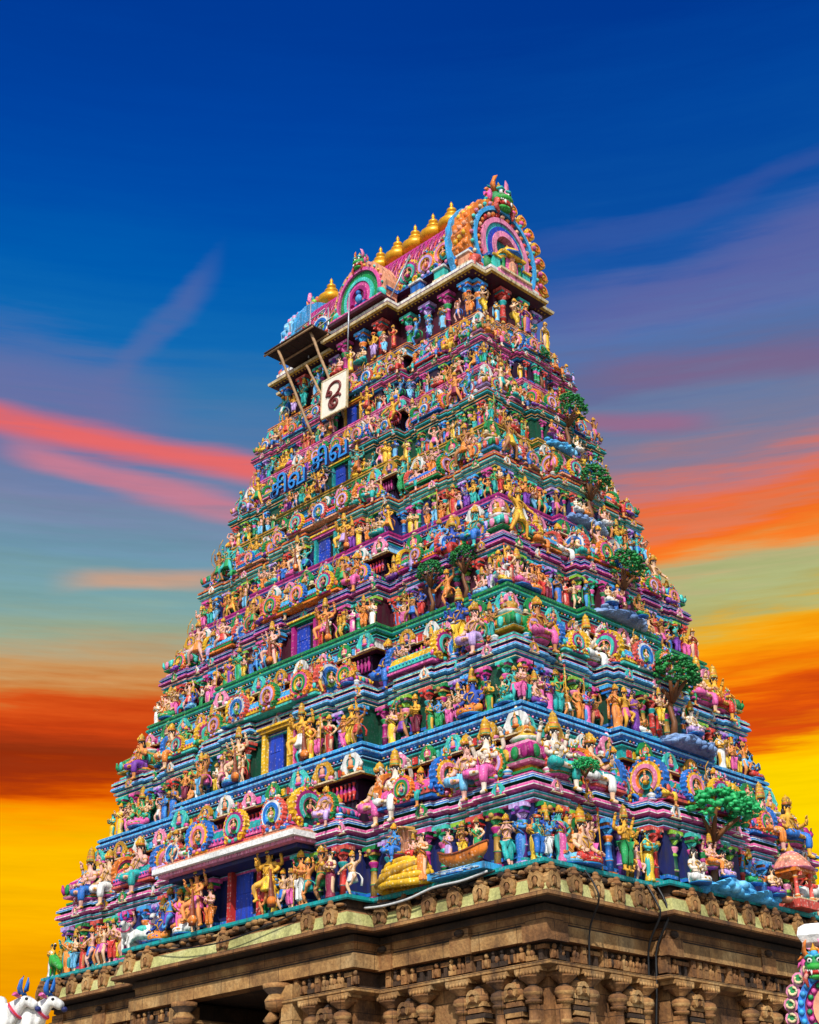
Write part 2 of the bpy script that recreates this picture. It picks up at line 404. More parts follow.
POSES = {
    'folded': ('stand', both(dict(el=(.175,-.01,.63), wr=(.06,-.12,.66), ha=(.012,-.135,.72)))),
    'offering': ('stand', both(dict(el=(.165,-.02,.62), wr=(.1,-.15,.62), ha=(.06,-.19,.64)))),
    'hip': ('stand', dict(elR=(.25,.02,.64), wrR=(.15,-.03,.54), haR=(.12,-.05,.52), elL=(-.19,-.02,.64), wrL=(-.16,-.1,.74), haL=(-.16,-.12,.79), pelvis=(.025,0,.5), kneeR=(.1,-.05,.27), head=(.015,-.01,.9))),
    'raised': ('stand', dict(elR=(.24,-.01,.84), wrR=(.22,-.03,.97), haR=(.21,-.04,1.03), elL=(-.2,.02,.64), wrL=(-.12,-.05,.55), haL=(-.1,-.07,.53), kneeL=(-.1,-.06,.28))),
    'four': ('stand', dict(arms4=1, **both(dict(el=(.19,-.02,.63), wr=(.17,-.14,.66), ha=(.165,-.16,.72))))),
    'dance': ('stand', dict(elR=(.25,0,.8), wrR=(.3,-.04,.93), haR=(.29,-.05,.98), elL=(-.26,0,.72), wrL=(-.34,-.06,.64), haL=(-.37,-.07,.6), kneeR=(.2,-.14,.44), ankR=(.06,-.1,.28), toeR=(.05,-.17,.22), kneeL=(-.11,-.08,.26))),
    'guard': ('stand', dict(arms4=1, elR=(.24,-.03,.66), wrR=(.2,-.15,.58), haR=(.19,-.18,.54), elL=(-.22,-.04,.68), wrL=(-.15,-.16,.76), haL=(-.14,-.18,.81), kneeL=(-.2,-.18,.4), ankL=(-.13,-.15,.17), toeL=(-.14,-.23,.13), kneeR=(.12,-.03,.27), ankR=(.15,.01,.055), toeR=(.18,-.06,.022))),
    'stride': ('stand', dict(elR=(.26,0,.7), wrR=(.3,-.1,.6), haR=(.3,-.13,.56), elL=(-.25,.02,.82), wrL=(-.2,-.04,.95), haL=(-.18,-.05,1.0), kneeL=(-.2,-.12,.32), ankL=(-.28,-.02,.08), toeL=(-.33,-.08,.04), kneeR=(.17,-.05,.28), ankR=(.22,.02,.055), toeR=(.27,-.04,.022))),
    'flute': ('stand', dict(elR=(.22,-.03,.68), wrR=(.15,-.13,.78), haR=(.1,-.15,.84), elL=(-.17,-.05,.66), wrL=(-.03,-.15,.76), haL=(.02,-.16,.83), kneeL=(-.01,-.08,.28), ankL=(.06,-.08,.07), toeL=(.09,-.14,.03))),
    'atlas': ('stand', dict(elR=(.24,0,.82), wrR=(.2,-.01,.95), haR=(.17,-.01,1.0), elL=(-.24,0,.82), wrL=(-.2,-.01,.95), haL=(-.17,-.01,1.0), kneeL=(-.16,-.1,.3), kneeR=(.16,-.1,.3), ankL=(-.14,0,.055), ankR=(.14,0,.055), toeL=(-.18,-.07,.02), toeR=(.18,-.07,.02))),
    'cross': ('cross', both(dict(el=(.185,-.03,.22), wr=(.1,-.15,.22), ha=(.03,-.17,.27)))),
    'crosslap': ('cross', dict(arms4=1, **both(dict(el=(.2,-.02,.24), wr=(.2,-.14,.16), ha=(.19,-.18,.14))))),
    'lalita': ('lalita', dict(elR=(.2,-.05,.52), wrR=(.19,-.18,.56), haR=(.18,-.19,.62), elL=(-.2,-.02,.5), wrL=(-.21,-.14,.43), haL=(-.22,-.17,.4))),
    'lalita4': ('lalita', dict(arms4=1, elR=(.2,-.05,.52), wrR=(.17,-.18,.5), haR=(.16,-.22,.48), elL=(-.2,-.02,.5), wrL=(-.18,-.16,.46), haL=(-.17,-.2,.45))),
}
# type: pose, garment, head, extra, words for the label
TYPES = {
    'woman_folded': ('folded', 'sari', 'bun', None, 'woman with folded hands'),
    'woman_offering': ('offering', 'sari', 'bun', 'pot', 'woman carrying a small pot'),
    'woman_hip': ('hip', 'sari', 'crown', None, 'woman with one hand on her hip'),
    'man_folded': ('folded', 'dhoti', 'crown', None, 'crowned man with folded hands'),
    'man_four': ('four', 'dhoti', 'tall', None, 'crowned four-armed figure'),
    'man_raised': ('raised', 'dhoti', 'crown', 'staff', 'man raising a staff'),
    'man_turban': ('hip', 'dhoti', 'turban', None, 'turbaned man'),
    'man_beard': ('offering', 'robe', 'beard', None, 'bearded sage'),
    'dancer': ('dance', 'short', 'crown', None, 'dancer with lifted leg'),
    'flute_player': ('flute', 'dhoti', 'crown', 'flute', 'flute player'),
    'guardian': ('guard', 'short', 'tall', 'mace', 'four-armed guardian with mace'),
    'warrior': ('stride', 'short', 'crown', 'bow', 'striding warrior with bow'),
    'bearer': ('atlas', 'short', 'turban', None, 'squat bearer with arms up'),
    'sage': ('cross', 'lap', 'beard', None, 'seated cross-legged sage'),
    'deity': ('crosslap', 'lap', 'tall', 'halo', 'seated four-armed deity'),
    'king': ('lalita', 'legs', 'crown', 'seat', 'seated crowned king'),
    'queen': ('lalita4', 'legs', 'tall', 'seat', 'seated crowned goddess'),
}
def from_bmesh_join(name, me_list):
    return merge_meshes(name, [(m, Matrix()) for m in me_list])
def loft(mb, rings, mat, n=14, wave=0, nw=9):
    vs, fs = [], []
    for (cx, cy, z, rx, ry) in rings:
        for i in range(n):
            a = 2*PI*i/n; q = 1+wave*math.cos(nw*a)
            vs.append((cx+rx*q*math.cos(a), cy+ry*q*math.sin(a), z))
    for j in range(len(rings)-1):
        for i in range(n): fs.append((j*n+i, j*n+(i+1) % n, (j+1)*n+(i+1) % n, (j+1)*n+i))
    fs.append(tuple(reversed(range(n)))); fs.append(tuple(range((len(rings)-1)*n, len(rings)*n)))
    mb.add(vs, fs, mat, True)
FIG = {}
def build_figures():
    specs = {}; data = {}
    for t, (pose, gar, head, ex, _) in TYPES.items():
        base, ov = POSES[pose]
        J, E, RD = joints(base, **dict(ov))
        names = list(J); names.remove('pelvis'); names.insert(0, 'pelvis')
        ix = {n: i for i, n in enumerate(names)}
        woman = gar == 'sari' or t == 'queen'
        rr = []
        for n in names:
            r = RD[n]
            if woman and n == 'belly': r = (.062, .055)
            if woman and n[:2] == 'sh': r = .04
            rr.append(r)
        specs[(t, 'b')] = ([J[n] for n in names], [(ix[a], ix[b]) for a, b in E], rr, 1)
        if gar in ('dhoti', 'lap', 'legs'):
            ns = ['pelvis'] + [q+s for s in 'LR' for q in ('hip', 'knee', 'ank')]
            pv = []
            for n in ns:
                p = Vector(J[n])
                if n[:3] == 'ank': p = p.lerp(Vector(J['knee'+n[3]]), .28 if gar != 'lap' else .2)
                pv.append(tuple(p))
            rad = [(.104,.088)] + [.088, .068, .056]*2
            specs[(t, 'g')] = (pv, [(0,1),(1,2),(2,3),(0,4),(4,5),(5,6)], rad, 1)
        data[t] = (J, E)
    sk = skin_batch(specs)
    def key_mesh(me, key):
        me.materials.clear(); me.materials.append(getmat(key))
        me.polygons.foreach_set('use_smooth', [True]*len(me.polygons)); me.polygons.foreach_set('material_index', [0]*len(me.polygons))
        return me
    for t, (pose, gar, head, ex, words) in TYPES.items():
        J, E = data[t]
        hd, nk, pe, ch = (Vector(J[k]) for k in ('head', 'neck', 'pelvis', 'chest'))
        # body: fingers, thumb, nose and ears are rooted in the skinned surface
        mb = MB()
        for a, b in E:
            if b[:2] in ('ha', 'xh'):
                h, w_ = Vector(J[b]), Vector(J[a]); dr = (h-w_).normalized()
                sd = dr.cross(Vector((0, 1, .3))).normalized()
                for q, ln in ((-1.5,.04), (-.5,.052), (.5,.05), (1.5,.042)):
                    p0 = h + sd*q*.011; p1 = p0+dr*ln*.6+sd*q*.003; p2 = p1 + (dr*.7+Vector((0,-.5,0))).normalized()*ln*.5
                    mb.tube([p0, p1, p2], [.009, .008, .005], 'obj', 5)
                p0 = w_.lerp(h, .6)+sd*-.02; mb.tube([p0, p0-sd*.018+dr*.018, p0-sd*.02+dr*.035], [.009, .008, .006], 'obj', 5)
        mb.tube([hd+Vector((0,-.052,.018)), hd+Vector((0,-.072,-.008)), hd+Vector((0,-.055,-.014))], [.006,.012,.008], 'obj', 5)
        for s in (-1, 1): mb.ball(hd+Vector((s*.058,.004,-.005)), (.009,.014,.026), 'obj', 6, 4)
        if gar == 'sari' or t == 'queen':
            for s in (-1, 1): mb.ball(ch+Vector((s*.045,-.06,.005)), (.04,.036,.04), 'obj', 7, 5)
        body = from_bmesh_join('body', [key_mesh(sk[(t, 'b')], 'obj'), mb.mesh('x')])
        # face paint
        fp = MB()
        for s in (-1, 1):
            fp.ball(hd+Vector((s*.024,-.052,.008)), (.014,.01,.008), 'white', 6, 4)
            fp.ball(hd+Vector((s*.024,-.061,.008)), (.006,.005,.006), 'black', 5, 4)
            fp.tube([hd+Vector((s*.008,-.058,.024)), hd+Vector((s*.026,-.058,.03)), hd+Vector((s*.042,-.046,.022))], .0035, 'black', 4)
        fp.ball(hd+Vector((0,-.056,-.028)), (.016,.008,.005), 'red', 6, 4)
        fp.ball(hd+Vector((0,-.064,.034)), (.005,.004,.009), 'red', 5, 4)
        # garment
        g = MB(); gm = None
        if gar == 'sari':
            loft(g, [(pe.x,-.005,.03,.118,.1), (pe.x,-.005,.06,.108,.092), (pe.x,0,.2,.09,.08), (pe.x,-.01,.3,.1,.088), (pe.x,0,.42,.112,.096), (pe.x,0,.5,.112,.092), (0,0,.57,.086,.07)], 'cloth', 18, .035, 9)
            loft(g, [(0,-.005,.63,.088,.068), (0,-.012,.67,.115,.088), (0,-.012,.72,.12,.09), (0,0,.76,.125,.066)], 'cloth', 14)
            g.tube([(.12,-.02,.53), (.04,-.1,.64), (-.06,-.1,.72), (-.125,-.02,.8), (-.14,.06,.7), (-.15,.07,.45), (-.16,.06,.25)], [.03,.034,.034,.03,.034,.04,.046], 'cloth', 6, .5)
        elif gar == 'robe':
            loft(g, [(0,0,.03,.13,.11), (0,0,.2,.11,.09), (0,0,.5,.11,.088), (0,0,.6,.1,.075), (0,-.01,.7,.128,.09), (0,0,.78,.12,.065)], 'cloth', 16, .03, 8)
        elif gar == 'short':
            loft(g, [(pe.x,0,.33,.15,.125), (pe.x,0,.36,.148,.12), (pe.x,0,.46,.115,.1), (pe.x,0,.55,.098,.082), (0,0,.58,.088,.072)], 'cloth', 16, .05, 8)
            g.tube([(.1,-.02,.55), (.18,.05,.5), (.24,.08,.38), (.22,.08,.22)], [.02,.03,.035,.04], 'cloth', 6, .4)
        else:
            gm = key_mesh(sk[(t, 'g')], 'cloth')
            if gar == 'dhoti':
                g.box((pe.x,-.085,.33), (.07,.03,.36), 'cloth', None, .55)
                g.tube([(pe.x+.1,-.05,.53), (pe.x+.15,-.03,.42), (pe.x+.16,-.01,.28)], [.02,.03,.034], 'cloth', 6, .5)
            if gar == 'lap': loft(g, [(0,-.1,.0,.2,.16), (0,-.1,.05,.17,.13), (0,-.05,.1,.12,.09)], 'cloth', 12)
            if gar == 'legs': loft(g, [(0,-.06,.28,.15,.13), (0,-.05,.36,.14,.12), (0,0,.42,.1,.085)], 'cloth', 12)
        garment = from_bmesh_join('garment', ([gm] if gm else []) + ([g.mesh('x')] if g.v else []))
        # hair and headgear
        h = MB(); c = hd + Vector((0, 0, 0))
        h.ball(c+Vector((0,.014,.022)), (.068,.064,.062), 'black', 10, 6)
        if head != 'turban': h.ball(c+Vector((0,.05,-.05)), (.075,.04,.07), 'black', 8, 5)
        z0 = c.z+.038
        if head == 'bun':
            h.ball((c.x,.075,c.z+.04), (.042,.04,.042), 'black', 8, 5); h.band(c.x, c.z+.01, .062, .072, -.02, .02, 20, 160, 'gold', 10)
            h.ball((c.x,.06,c.z+.085), (.04,.03,.02), 'white', 8, 4)
        elif head == 'crown':
            h.lathe([(.066,z0,'gold'), (.076,z0+.016,'red'), (.068,z0+.03,'gold'), (.06,z0+.07,'yellow'), (.066,z0+.078,'gold'), (.045,z0+.12,'yellow'), (.02,z0+.135,'gold'), (.004,z0+.16)], 10, (c.x,c.y,0), mat='gold')
            for a in (-50, -90, -130): h.ball((c.x+.07*math.cos(R(a)), c.y+.07*math.sin(R(a)), z0+.045), (.016,.012,.03), 'yellow', 6, 4)
        elif head == 'tall':
            h.lathe([(.066,z0,'gold'), (.078,z0+.018,'green'), (.066,z0+.034,'gold'), (.07,z0+.07,'red'), (.066,z0+.082,'gold'), (.058,z0+.13,'yellow'), (.062,z0+.14,'gold'), (.04,z0+.19,'yellow'), (.044,z0+.2,'gold'), (.02,z0+.225,'gold'), (.004,z0+.255)], 10, (c.x,c.y,0), mat='gold')
            for s in (-1, 1): h.ball((c.x+s*.085,c.y+.01,z0+.0), (.02,.012,.04), 'gold', 6, 4)
        elif head == 'turban':
            h.lathe([(.06,z0-.02,'red'), (.085,z0,'orange'), (.09,z0+.025,'red'), (.075,z0+.045,'orange'), (.04,z0+.06,'red'), (.01,z0+.065)], 10, (c.x,c.y,0), mat='red')
        else:
            h.ball((c.x,.01,c.z+.085), (.032,.032,.04), 'black', 8, 5); h.ball((c.x,-.045,c.z-.06), (.038,.028,.06), 'black', 8, 5)
        hair = h.mesh('headdress')
        # jewellery
        j = MB()
        nb = nk.z-.045
        j.lathe([(.062,nb-.02,'gold'), (.085,nb-.045,'gold'), (.088,nb-.05,'red'), (.07,nb-.03,'gold'), (.05,nb-.005)], 12, (nk.x,-.008,0), 1.1, .95, mat='gold')
        j.tube([(-.075,-.04,nb-.03), (-.05,-.098,nb-.13), (0,-.108,nb-.2), (.05,-.098,nb-.13), (.075,-.04,nb-.03)], .01, 'gold', 5)
        bz = J['belly'][2]-.02
        j.lathe([(.098,bz-.012,'gold'), (.104,bz,'gold'), (.098,bz+.014)], 12, (pe.x*.5,0,0), 1, .82, mat='gold')
        for a, b in E:
            if b[:2] in ('wr', 'xw', 'el', 'xe'):
                q = Vector(J[a]).lerp(Vector(J[b]), .9 if b[1] == 'w' or b[:2] == 'wr' else .6); dr = (Vector(J[b])-Vector(J[a])).normalized()
                rr = .034 if 'w' in b else .043
                j.tube([q-dr*.012, q, q+dr*.012], [rr*.9, rr, rr*.9], 'gold', 8)
            if b[:3] == 'ank' and gar not in ('sari', 'robe'):
                q = Vector(J[b]); j.tube([q-Vector((0,0,.012)), q+Vector((0,0,.012))], .038, 'gold', 8)
        for s in (-1, 1): j.ball(hd+Vector((s*.064,0,-.035)), (.014,.012,.02), 'gold', 6, 4)
        jew = j.mesh('jewellery')
        # thing held or sat upon
        x = MB(); xn = None
        hR, hL = Vector(J['haR']), Vector(J['haL'])
        if ex == 'pot':
            p = (hR+hL)/2; x.lathe([(.02,0,'gold'), (.06,.03,'gold'), (.06,.06,'gold'), (.03,.085,'gold'), (.045,.1)], 8, tuple(p+Vector((0,-.02,0))), mat='gold'); xn = 'pot'
        elif ex == 'staff': x.tube([hR+Vector((.01,-.02,-1.0)), hR+Vector((0,-.02,.12))], [.014,.014], 'gold', 6); x.ball(hR+Vector((0,-.02,.14)), (.03,.03,.045), 'red', 6, 5); xn = 'staff'
        elif ex == 'mace': x.tube([(.24,-.2,0), (.235,-.2,.12), (.21,-.2,.5), (.2,-.2,.62)], [.07,.06,.022,.02], 'rust', 8); x.ball((.24,-.2,.09), (.085,.085,.09), 'orange', 8, 5); xn = 'mace'
        elif ex == 'bow': x.tube([hL+Vector((.02,-.02,.2)), hL+Vector((-.1,-.04,.05)), hL+Vector((-.12,-.05,-.12)), hL+Vector((-.07,-.04,-.3)), hL+Vector((.05,-.02,-.42))], .012, 'gold', 5); xn = 'bow'
        elif ex == 'flute': x.tube([hL+Vector((-.1,-.02,.02)), hR+Vector((.14,-.02,.0))], .011, 'gold', 6); xn = 'flute'
        elif ex == 'halo':
            x.band(0, hd.z, .13, .165, .05, .075, 0, 360, 'orange', 20, .12, 12); x.disc(0, hd.z, .132, .058, .07, 'green', 18); xn = 'halo'
        elif ex == 'seat':
            x.lathe([(.17,.22,'pink'), (.2,.245,'green'), (.19,.27,'orange'), (.2,.29,'yellow'), (.16,.31)], 12, (0,.05,0), mat='pink', wave=.04, nw=6); xn = 'seat'
        held = x.mesh(xn) if xn else None
        if gar in ('lap',):
            s_ = MB(); s_.lathe([(.2,.0,'blue'), (.225,.02,'teal'), (.19,.04)], 12, (0,-.08,-.035), 1, .8, mat='teal', wave=.06, nw=7)
            seatm = s_.mesh('cushion')
        else: seatm = None
        FIG[t] = dict(body=body, garment=garment, headdress=hair, jewellery=jew, face_paint=fp.mesh('face_paint'), held=held, held_name=xn, cushion=seatm, words=words)
build_figures()

SKINS = {'pink': 'f2b4a2', 'peach': 'f2c19a', 'pale': 'f0dcc6', 'golden': 'f0b03a', 'brown': 'b87848', 'blue': '4a98d8', 'dark-blue': '2a50ae', 'green': '3aa868', 'teal': '3cb6ae', 'orange': 'ee9450'}
SKW = ['pink']*5+['peach']*6+['golden']*3+['pale']*1+['orange']*2+['brown']*2+['blue']*2+['green']+['teal']+['orange']*3+['dark-blue']
CLOTH = {'red': 'd2352c', 'pink': 'ec62a8', 'yellow': 'f6c52e', 'white': 'efede6', 'green': '259e56', 'blue': '2b76cc', 'orange': 'f28a30', 'purple': '823cae', 'teal': '22b0a8', 'maroon': '8a2240', 'sky-blue': '74c2ea', 'lilac': 'c8a6e0'}
CLW = ['red']*3+['pink']*4+['yellow']*4+['white']*3+['green']*4+['blue']*3+['orange']*3+['purple']*2+['teal']*3+['maroon']+['sky-blue']*2+['lilac']
JOIN = {}
def joined(t, sk, cl):
    """small distant figure: body, garment and headdress as one mesh with fixed paints"""
    key = (t, sk, cl)
    if key in JOIN: return JOIN[key]
    for k, h in (('skin_'+sk, SKINS[sk]), ('cloth_'+cl, CLOTH[cl])): PAL.setdefault(k, h)
    f = FIG[t]; parts = []
    for q, pm in (('body', 'skin_'+sk), ('garment', 'cloth_'+cl), ('headdress', None), ('held', None), ('jewellery', None)):
        if f[q] is None: continue
        me = f[q]
        if pm: me = me.copy(); me.materials[0] = M(pm)
        parts.append(me)
    JOIN[key] = from_bmesh_join('figure', parts)
    return JOIN[key]
def figure(t, mtx, sk, cl, label, group, name=None, cat='statue', parts=True, tall=1.0):
    f = FIG[t]
    name = name or ('seated_statue' if t in ('sage', 'deity', 'king', 'queen') else 'guardian_statue' if t in ('guardian', 'warrior') else 'standing_statue')
    if not parts:
        return link(name, joined(t, sk, cl), None, mtx, label, cat, group)
    o = link(name, f['body'], None, mtx, label, cat, group, color=lin(SKINS[sk]))
    link('garment', f['garment'], o, color=lin(CLOTH[cl]))
    link('headdress', f['headdress'], o); link('jewellery_trim', f['jewellery'], o); link('face_marking', f['face_paint'], o)
    if f['held']: link(f['held_name'], f['held'], o)
    if f['cushion']: link('cushion', f['cushion'], o)
    return o
ORD = 'first second third fourth fifth sixth seventh eighth ninth tenth eleventh twelfth thirteenth fourteenth fifteenth sixteenth seventeenth eighteenth nineteenth twentieth'.split()
def ordinal(n):
    if n <= 20: return ORD[n-1]
    tens = {2: 'twenty', 3: 'thirty', 4: 'forty', 5: 'fifty', 6: 'sixty'}[n//10]
    if n % 10 == 0: return tens[:-1]+'ieth'
    return tens + '-' + ORD[n % 10-1]
LEVEL = ['lowest', 'second', 'third', 'fourth', 'fifth', 'sixth', 'seventh', 'top']

# ------------------------------------------------------------------ ornament meshes (front faces -Y, base at z = 0)
SCH = [('orange','pink','green','aqua','yellow'), ('blue','yellow','rose','teal','orange'), ('yellow','magenta','aqua','green','rose'), ('coral','white','blue','lime','sky'), ('green','orange','lilac','rose','gold')]
def gable_arch_mb(sc, depth=.11):
    a, b, c, d, e = sc; m = MB(); cz = .46; y = -depth
    m.band(0, cz, .38, .455, y, depth*.5, -58, 238, a, 40, .06, 20)
    m.band(0, cz, .31, .385, y-.025, 0, -55, 235, b, 22)
    for i in range(15):
        q = R(-50+i*20); m.ball((.415*math.cos(q), y-.01, cz+.415*math.sin(q)), .026, e, 5, 4)
    m.band(0, cz, .23, .315, y-.05, 0, -52, 232, c, 20)
    m.band(0, cz, .19, .235, y-.03, 0, -52, 232, e, 18)
    m.disc(0, cz, .2, y+.03, .02, d, 16)
    # small seated relief
    m.ball((0, y-.0, cz-.06), (.085,.06,.05), b, 8, 4); m.ball((0, y-.01, cz+.02), (.05,.045,.075), 'peach', 7, 5); m.ball((0, y-.02, cz+.115), (.033,.033,.036), 'peach', 7, 5)
    m.lathe([(.034,0), (.03,.03), (.005,.07)], 6, (0, y-.02, cz+.135), mat='gold')
    for s in (-1, 1):
        m.tube([(s*.05,y-.01,cz+.06), (s*.1,y-.03,cz), (s*.07,y-.06,cz-.05)], .018, 'peach', 5)
        # curled feet of the arch
        pts = [(s*(.3+.0*t)+s*.1*math.cos(R(60+330*t))*(1-.5*t), y-.02, .1+.1*math.sin(R(60+330*t))*(1-.5*t)) for t in np.linspace(0, 1, 9)]
        m.tube(pts, [.045*(1-.5*t) for t in np.linspace(0, 1, 9)], a, 6)
        m.ball((s*.13, y-.03, .06), (.07,.05,.06), c, 6, 4)
    m.box((0, y*.5, .03), (.62, depth*1.2, .06), b)
    # lion face at the top
    zt = cz+.47
    m.ball((0, y*.6, zt), (.1,.09,.085), 'green' if a != 'green' else 'blue', 8, 5); m.ball((0, y*.6-.07, zt-.04), (.06,.05,.035), 'red', 7, 4)
    for s in (-1, 1):
        m.ball((s*.045, y*.6-.085, zt+.03), (.024,.018,.024), 'white', 6, 4); m.ball((s*.045, y*.6-.102, zt+.03), .01, 'black', 5, 4)
        m.tube([(s*.06,y*.6,zt+.05), (s*.11,y*.6,zt+.12), (s*.09,y*.6,zt+.19)], [.03,.024,.006], e, 5)
        m.ball((s*.115, y*.6, zt+.0), (.03,.03,.05), b, 6, 4)
    m.lathe([(.05,0,'rose'), (.06,.03,'aqua'), (.03,.06,'gold'), (.035,.09,'gold'), (.005,.15)], 6, (0,y*.4,zt+.07), mat='gold')
    return m
def plaque_mb(a, b, c):
    """small triangular relief plaque for friezes"""
    m = MB()
    m.band(0, .2, .12, .2, -.06, .04, -60, 240, a, 16, .1, 7); m.disc(0, .2, .135, -.04, .02, b, 14)
    m.ball((0,-.06,.2), (.06,.04,.08), 'peach', 7, 5); m.ball((0,-.07,.29), .03, 'peach', 6, 4); m.lathe([(.03,0),(.005,.06)], 6, (0,-.07,.31), mat='gold')
    m.ball((0,-.06,.13), (.09,.05,.03), c, 7, 4)
    m.lathe([(.07,0,a), (.09,.03,c), (.05,.07,a), (.03,.1,'gold'), (.004,.17)], 7, (0,-.02,.37), 1, .6, mat=a)
    for s in (-1, 1):
        m.ball((s*.19,-.03,.06), (.07,.05,.05), c, 7, 4); m.tube([(s*.2,-.03,.1), (s*.26,-.04,.16), (s*.23,-.04,.24)], [.04,.03,.01], a, 5)
    m.box((0,-.01,.015), (.5,.1,.03), 'cream')
    return m
def pinnacle_mb(a, b):
    m = MB()
    m.lathe([(.2,0,a), (.24,.05,b), (.14,.12,'white'), (.2,.17,a), (.22,.25,'white'), (.1,.34,b), (.05,.38,'gold'), (.07,.44,'gold'), (.005,.56)], 10, mat=a, wave=.06, nw=5)
    return m
def pillar_mb(shaft, cap, band):
    """engaged column, 1 high"""
    m = MB()
    m.box((0,0,.03), (.2,.2,.06), band); m.box((0,0,.085), (.17,.17,.05), cap)
    m.lathe([(.07,.11,shaft), (.065,.3,cap), (.075,.31,band), (.075,.33,shaft), (.062,.34,shaft), (.06,.56,band), (.078,.58,band), (.05,.62,cap), (.095,.68,cap), (.095,.72,shaft), (.05,.76,band), (.12,.83,band)], 8, mat=shaft)
    m.box((0,0,.85), (.26,.24,.04), shaft); m.box((0,0,.895), (.2,.2,.05), cap, None, 1.3); m.box((0,0,.955), (.34,.26,.07), band); m.ball((0,-.12,.9), (.06,.05,.05), shaft, 6, 4)
    return m
def balusters_mb(L, h, key):
    m = MB(); n = max(2, int(L/(h*.34))); m.box((0,.04,h/2), (L,.04,h), 'plum')
    for i in range(n):
        x = -L/2+(i+.5)*L/n
        m.lathe([(.1*h,0,key), (.06*h,.2*h,key), (.15*h,.5*h,'magenta'), (.06*h,.8*h,key), (.1*h,h)], 6, (x,-.06*h,0), mat=key)
    return m
def barrel_mb(L, r, ca, cb, cc, base):
    """wagon-vault roof, length L along x, standing on a moulded base, with a ribbed skin"""
    m = MB(); hb = r*.32
    m.box((0,0,hb*.2), (L*1.03,2.1*r,hb*.4), base); m.box((0,0,hb*.55), (L*.97,1.84*r,hb*.3), cc); m.box((0,0,hb*.86), (L*1.01,2.04*r,hb*.32), ca)
    nr = max(6, int(L/(r*.16))); na = 12
    vs, fs, ms = [], [], []
    for i in range(nr+1):
        x = -L/2+L*i/nr; rr = r*(.95 if i % 2 else 1.0)
        for j in range(na+1):
            a = PI*j/na; z = math.sin(a); bulge = 1+.08*math.sin(2*a)**2
            vs.append((x, -rr*math.cos(a)*bulge, hb+rr*.95*z))
    for i in range(nr):
        for j in range(na):
            fs.append((i*(na+1)+j, (i+1)*(na+1)+j, (i+1)*(na+1)+j+1, i*(na+1)+j+1)); ms.append(cb if (j in (1, 2, 10)) else cc if (j in (4,) ) else ca)
    m.add(vs, fs, ms, True)
    for s in (-1, 1):
        m.add([(s*L/2, -r*math.cos(PI*j/na), hb+r*.95*math.sin(PI*j/na)) for j in range(na+1)], [tuple(range(na+1)) if s < 0 else tuple(reversed(range(na+1)))], cb)
        m.tube([(s*L/2, -r*1.04*math.cos(PI*j/na), hb+r*math.sin(PI*j/na)) for j in range(na+1)], r*.09, base, 6)
    m.box((0,0,hb+r*.98), (L*.98,r*.14,r*.1), base)
    n = max(2, int(L/(r*1.1)))
    for i in range(n):
        x = -L/2+(i+.5)*L/n
        m.lathe([(.09*r,0), (.13*r,.08*r), (.05*r,.16*r), (.08*r,.24*r), (.005,.4*r)], 6, (x,0,hb+r), mat='gold')
    # row of dots on the lower slope
    n = int(L/(r*.26))
    for i in range(n): m.ball((-L/2+(i+.5)*L/n, -r*1.03, hb+r*.12), r*.07, cc, 5, 4)
    return m
def kuta_mb(s, ca, cb, cc, cd):
    """square domed miniature shrine, side s"""
    m = MB(); h = s/2
    sq = [(-h,-h), (h,-h), (h,h), (-h,h)]
    m.sweep(sq, [(-.06*s,0,cd), (-.02*s,.03*s,cb), (-.02*s,.07*s,cd), (-.12*s,.08*s,cc), (-.12*s,.15*s,ca), (.02*s,.16*s,ca), (.04*s,.2*s,cb), (-.02*s,.25*s,ca), (.03*s,.3*s,ca), (.02*s,.4*s,cd), (-.06*s,.5*s,ca), (-.2*s,.6*s,cb), (-.34*s,.66*s,cc), (-.4*s,.68*s,cc)], cc)
    for a in range(4):
        Rm = Matrix.Rotation(a*PI/2, 4, 'Z')
        for i in range(5):
            x = (-.4+.2*i)*s; p = Rm @ Vector((x,-.53*s,.34*s)); m.ball(p, (.085*s if a % 2 == 0 else .04*s, .04*s if a % 2 == 0 else .085*s, .11*s), [cb, cd, ca][i % 3] if i != 2 else cc, 7, 5)
        p = Rm @ Vector((h*1.0,-h*1.0,.26*s)); m.tube([p, p*1.08+Vector((0,0,.06*s)), p*1.1+Vector((0,0,.16*s))], [.06*s,.05*s,.02*s], cd, 5)
    m.lathe([(.2*s,.66*s,'white'), (.26*s,.72*s,cc), (.12*s,.8*s,'gold'), (.18*s,.88*s,'gold'), (.06*s,.98*s,'gold'), (.005,1.12*s)], 10, mat='gold', wave=.05, nw=5)
    return m
ARCH = [gable_arch_mb(s).mesh('gable_arch') for s in SCH]
PLAQ = [plaque_mb(*c).mesh('relief_plaque') for c in (('aqua','sky','pink'), ('rose','green','white'), ('gold','blue','rose'), ('green','pink','cream'), ('white','teal','orange'))]
PINN = [pinnacle_mb(*c).mesh('pinnacle') for c in (('rose','green'), ('sky','magenta'), ('white','blue'))]
PILC = [('magenta','green','pink'), ('purple','teal','lilac'), ('red','teal','coral'), ('green','pink','aqua'), ('blue','orange','sky'), ('ochre','magenta','green'), ('dark_green','rose','lime')]
PILL = [pillar_mb(*c).mesh('pillar') for c in PILC]

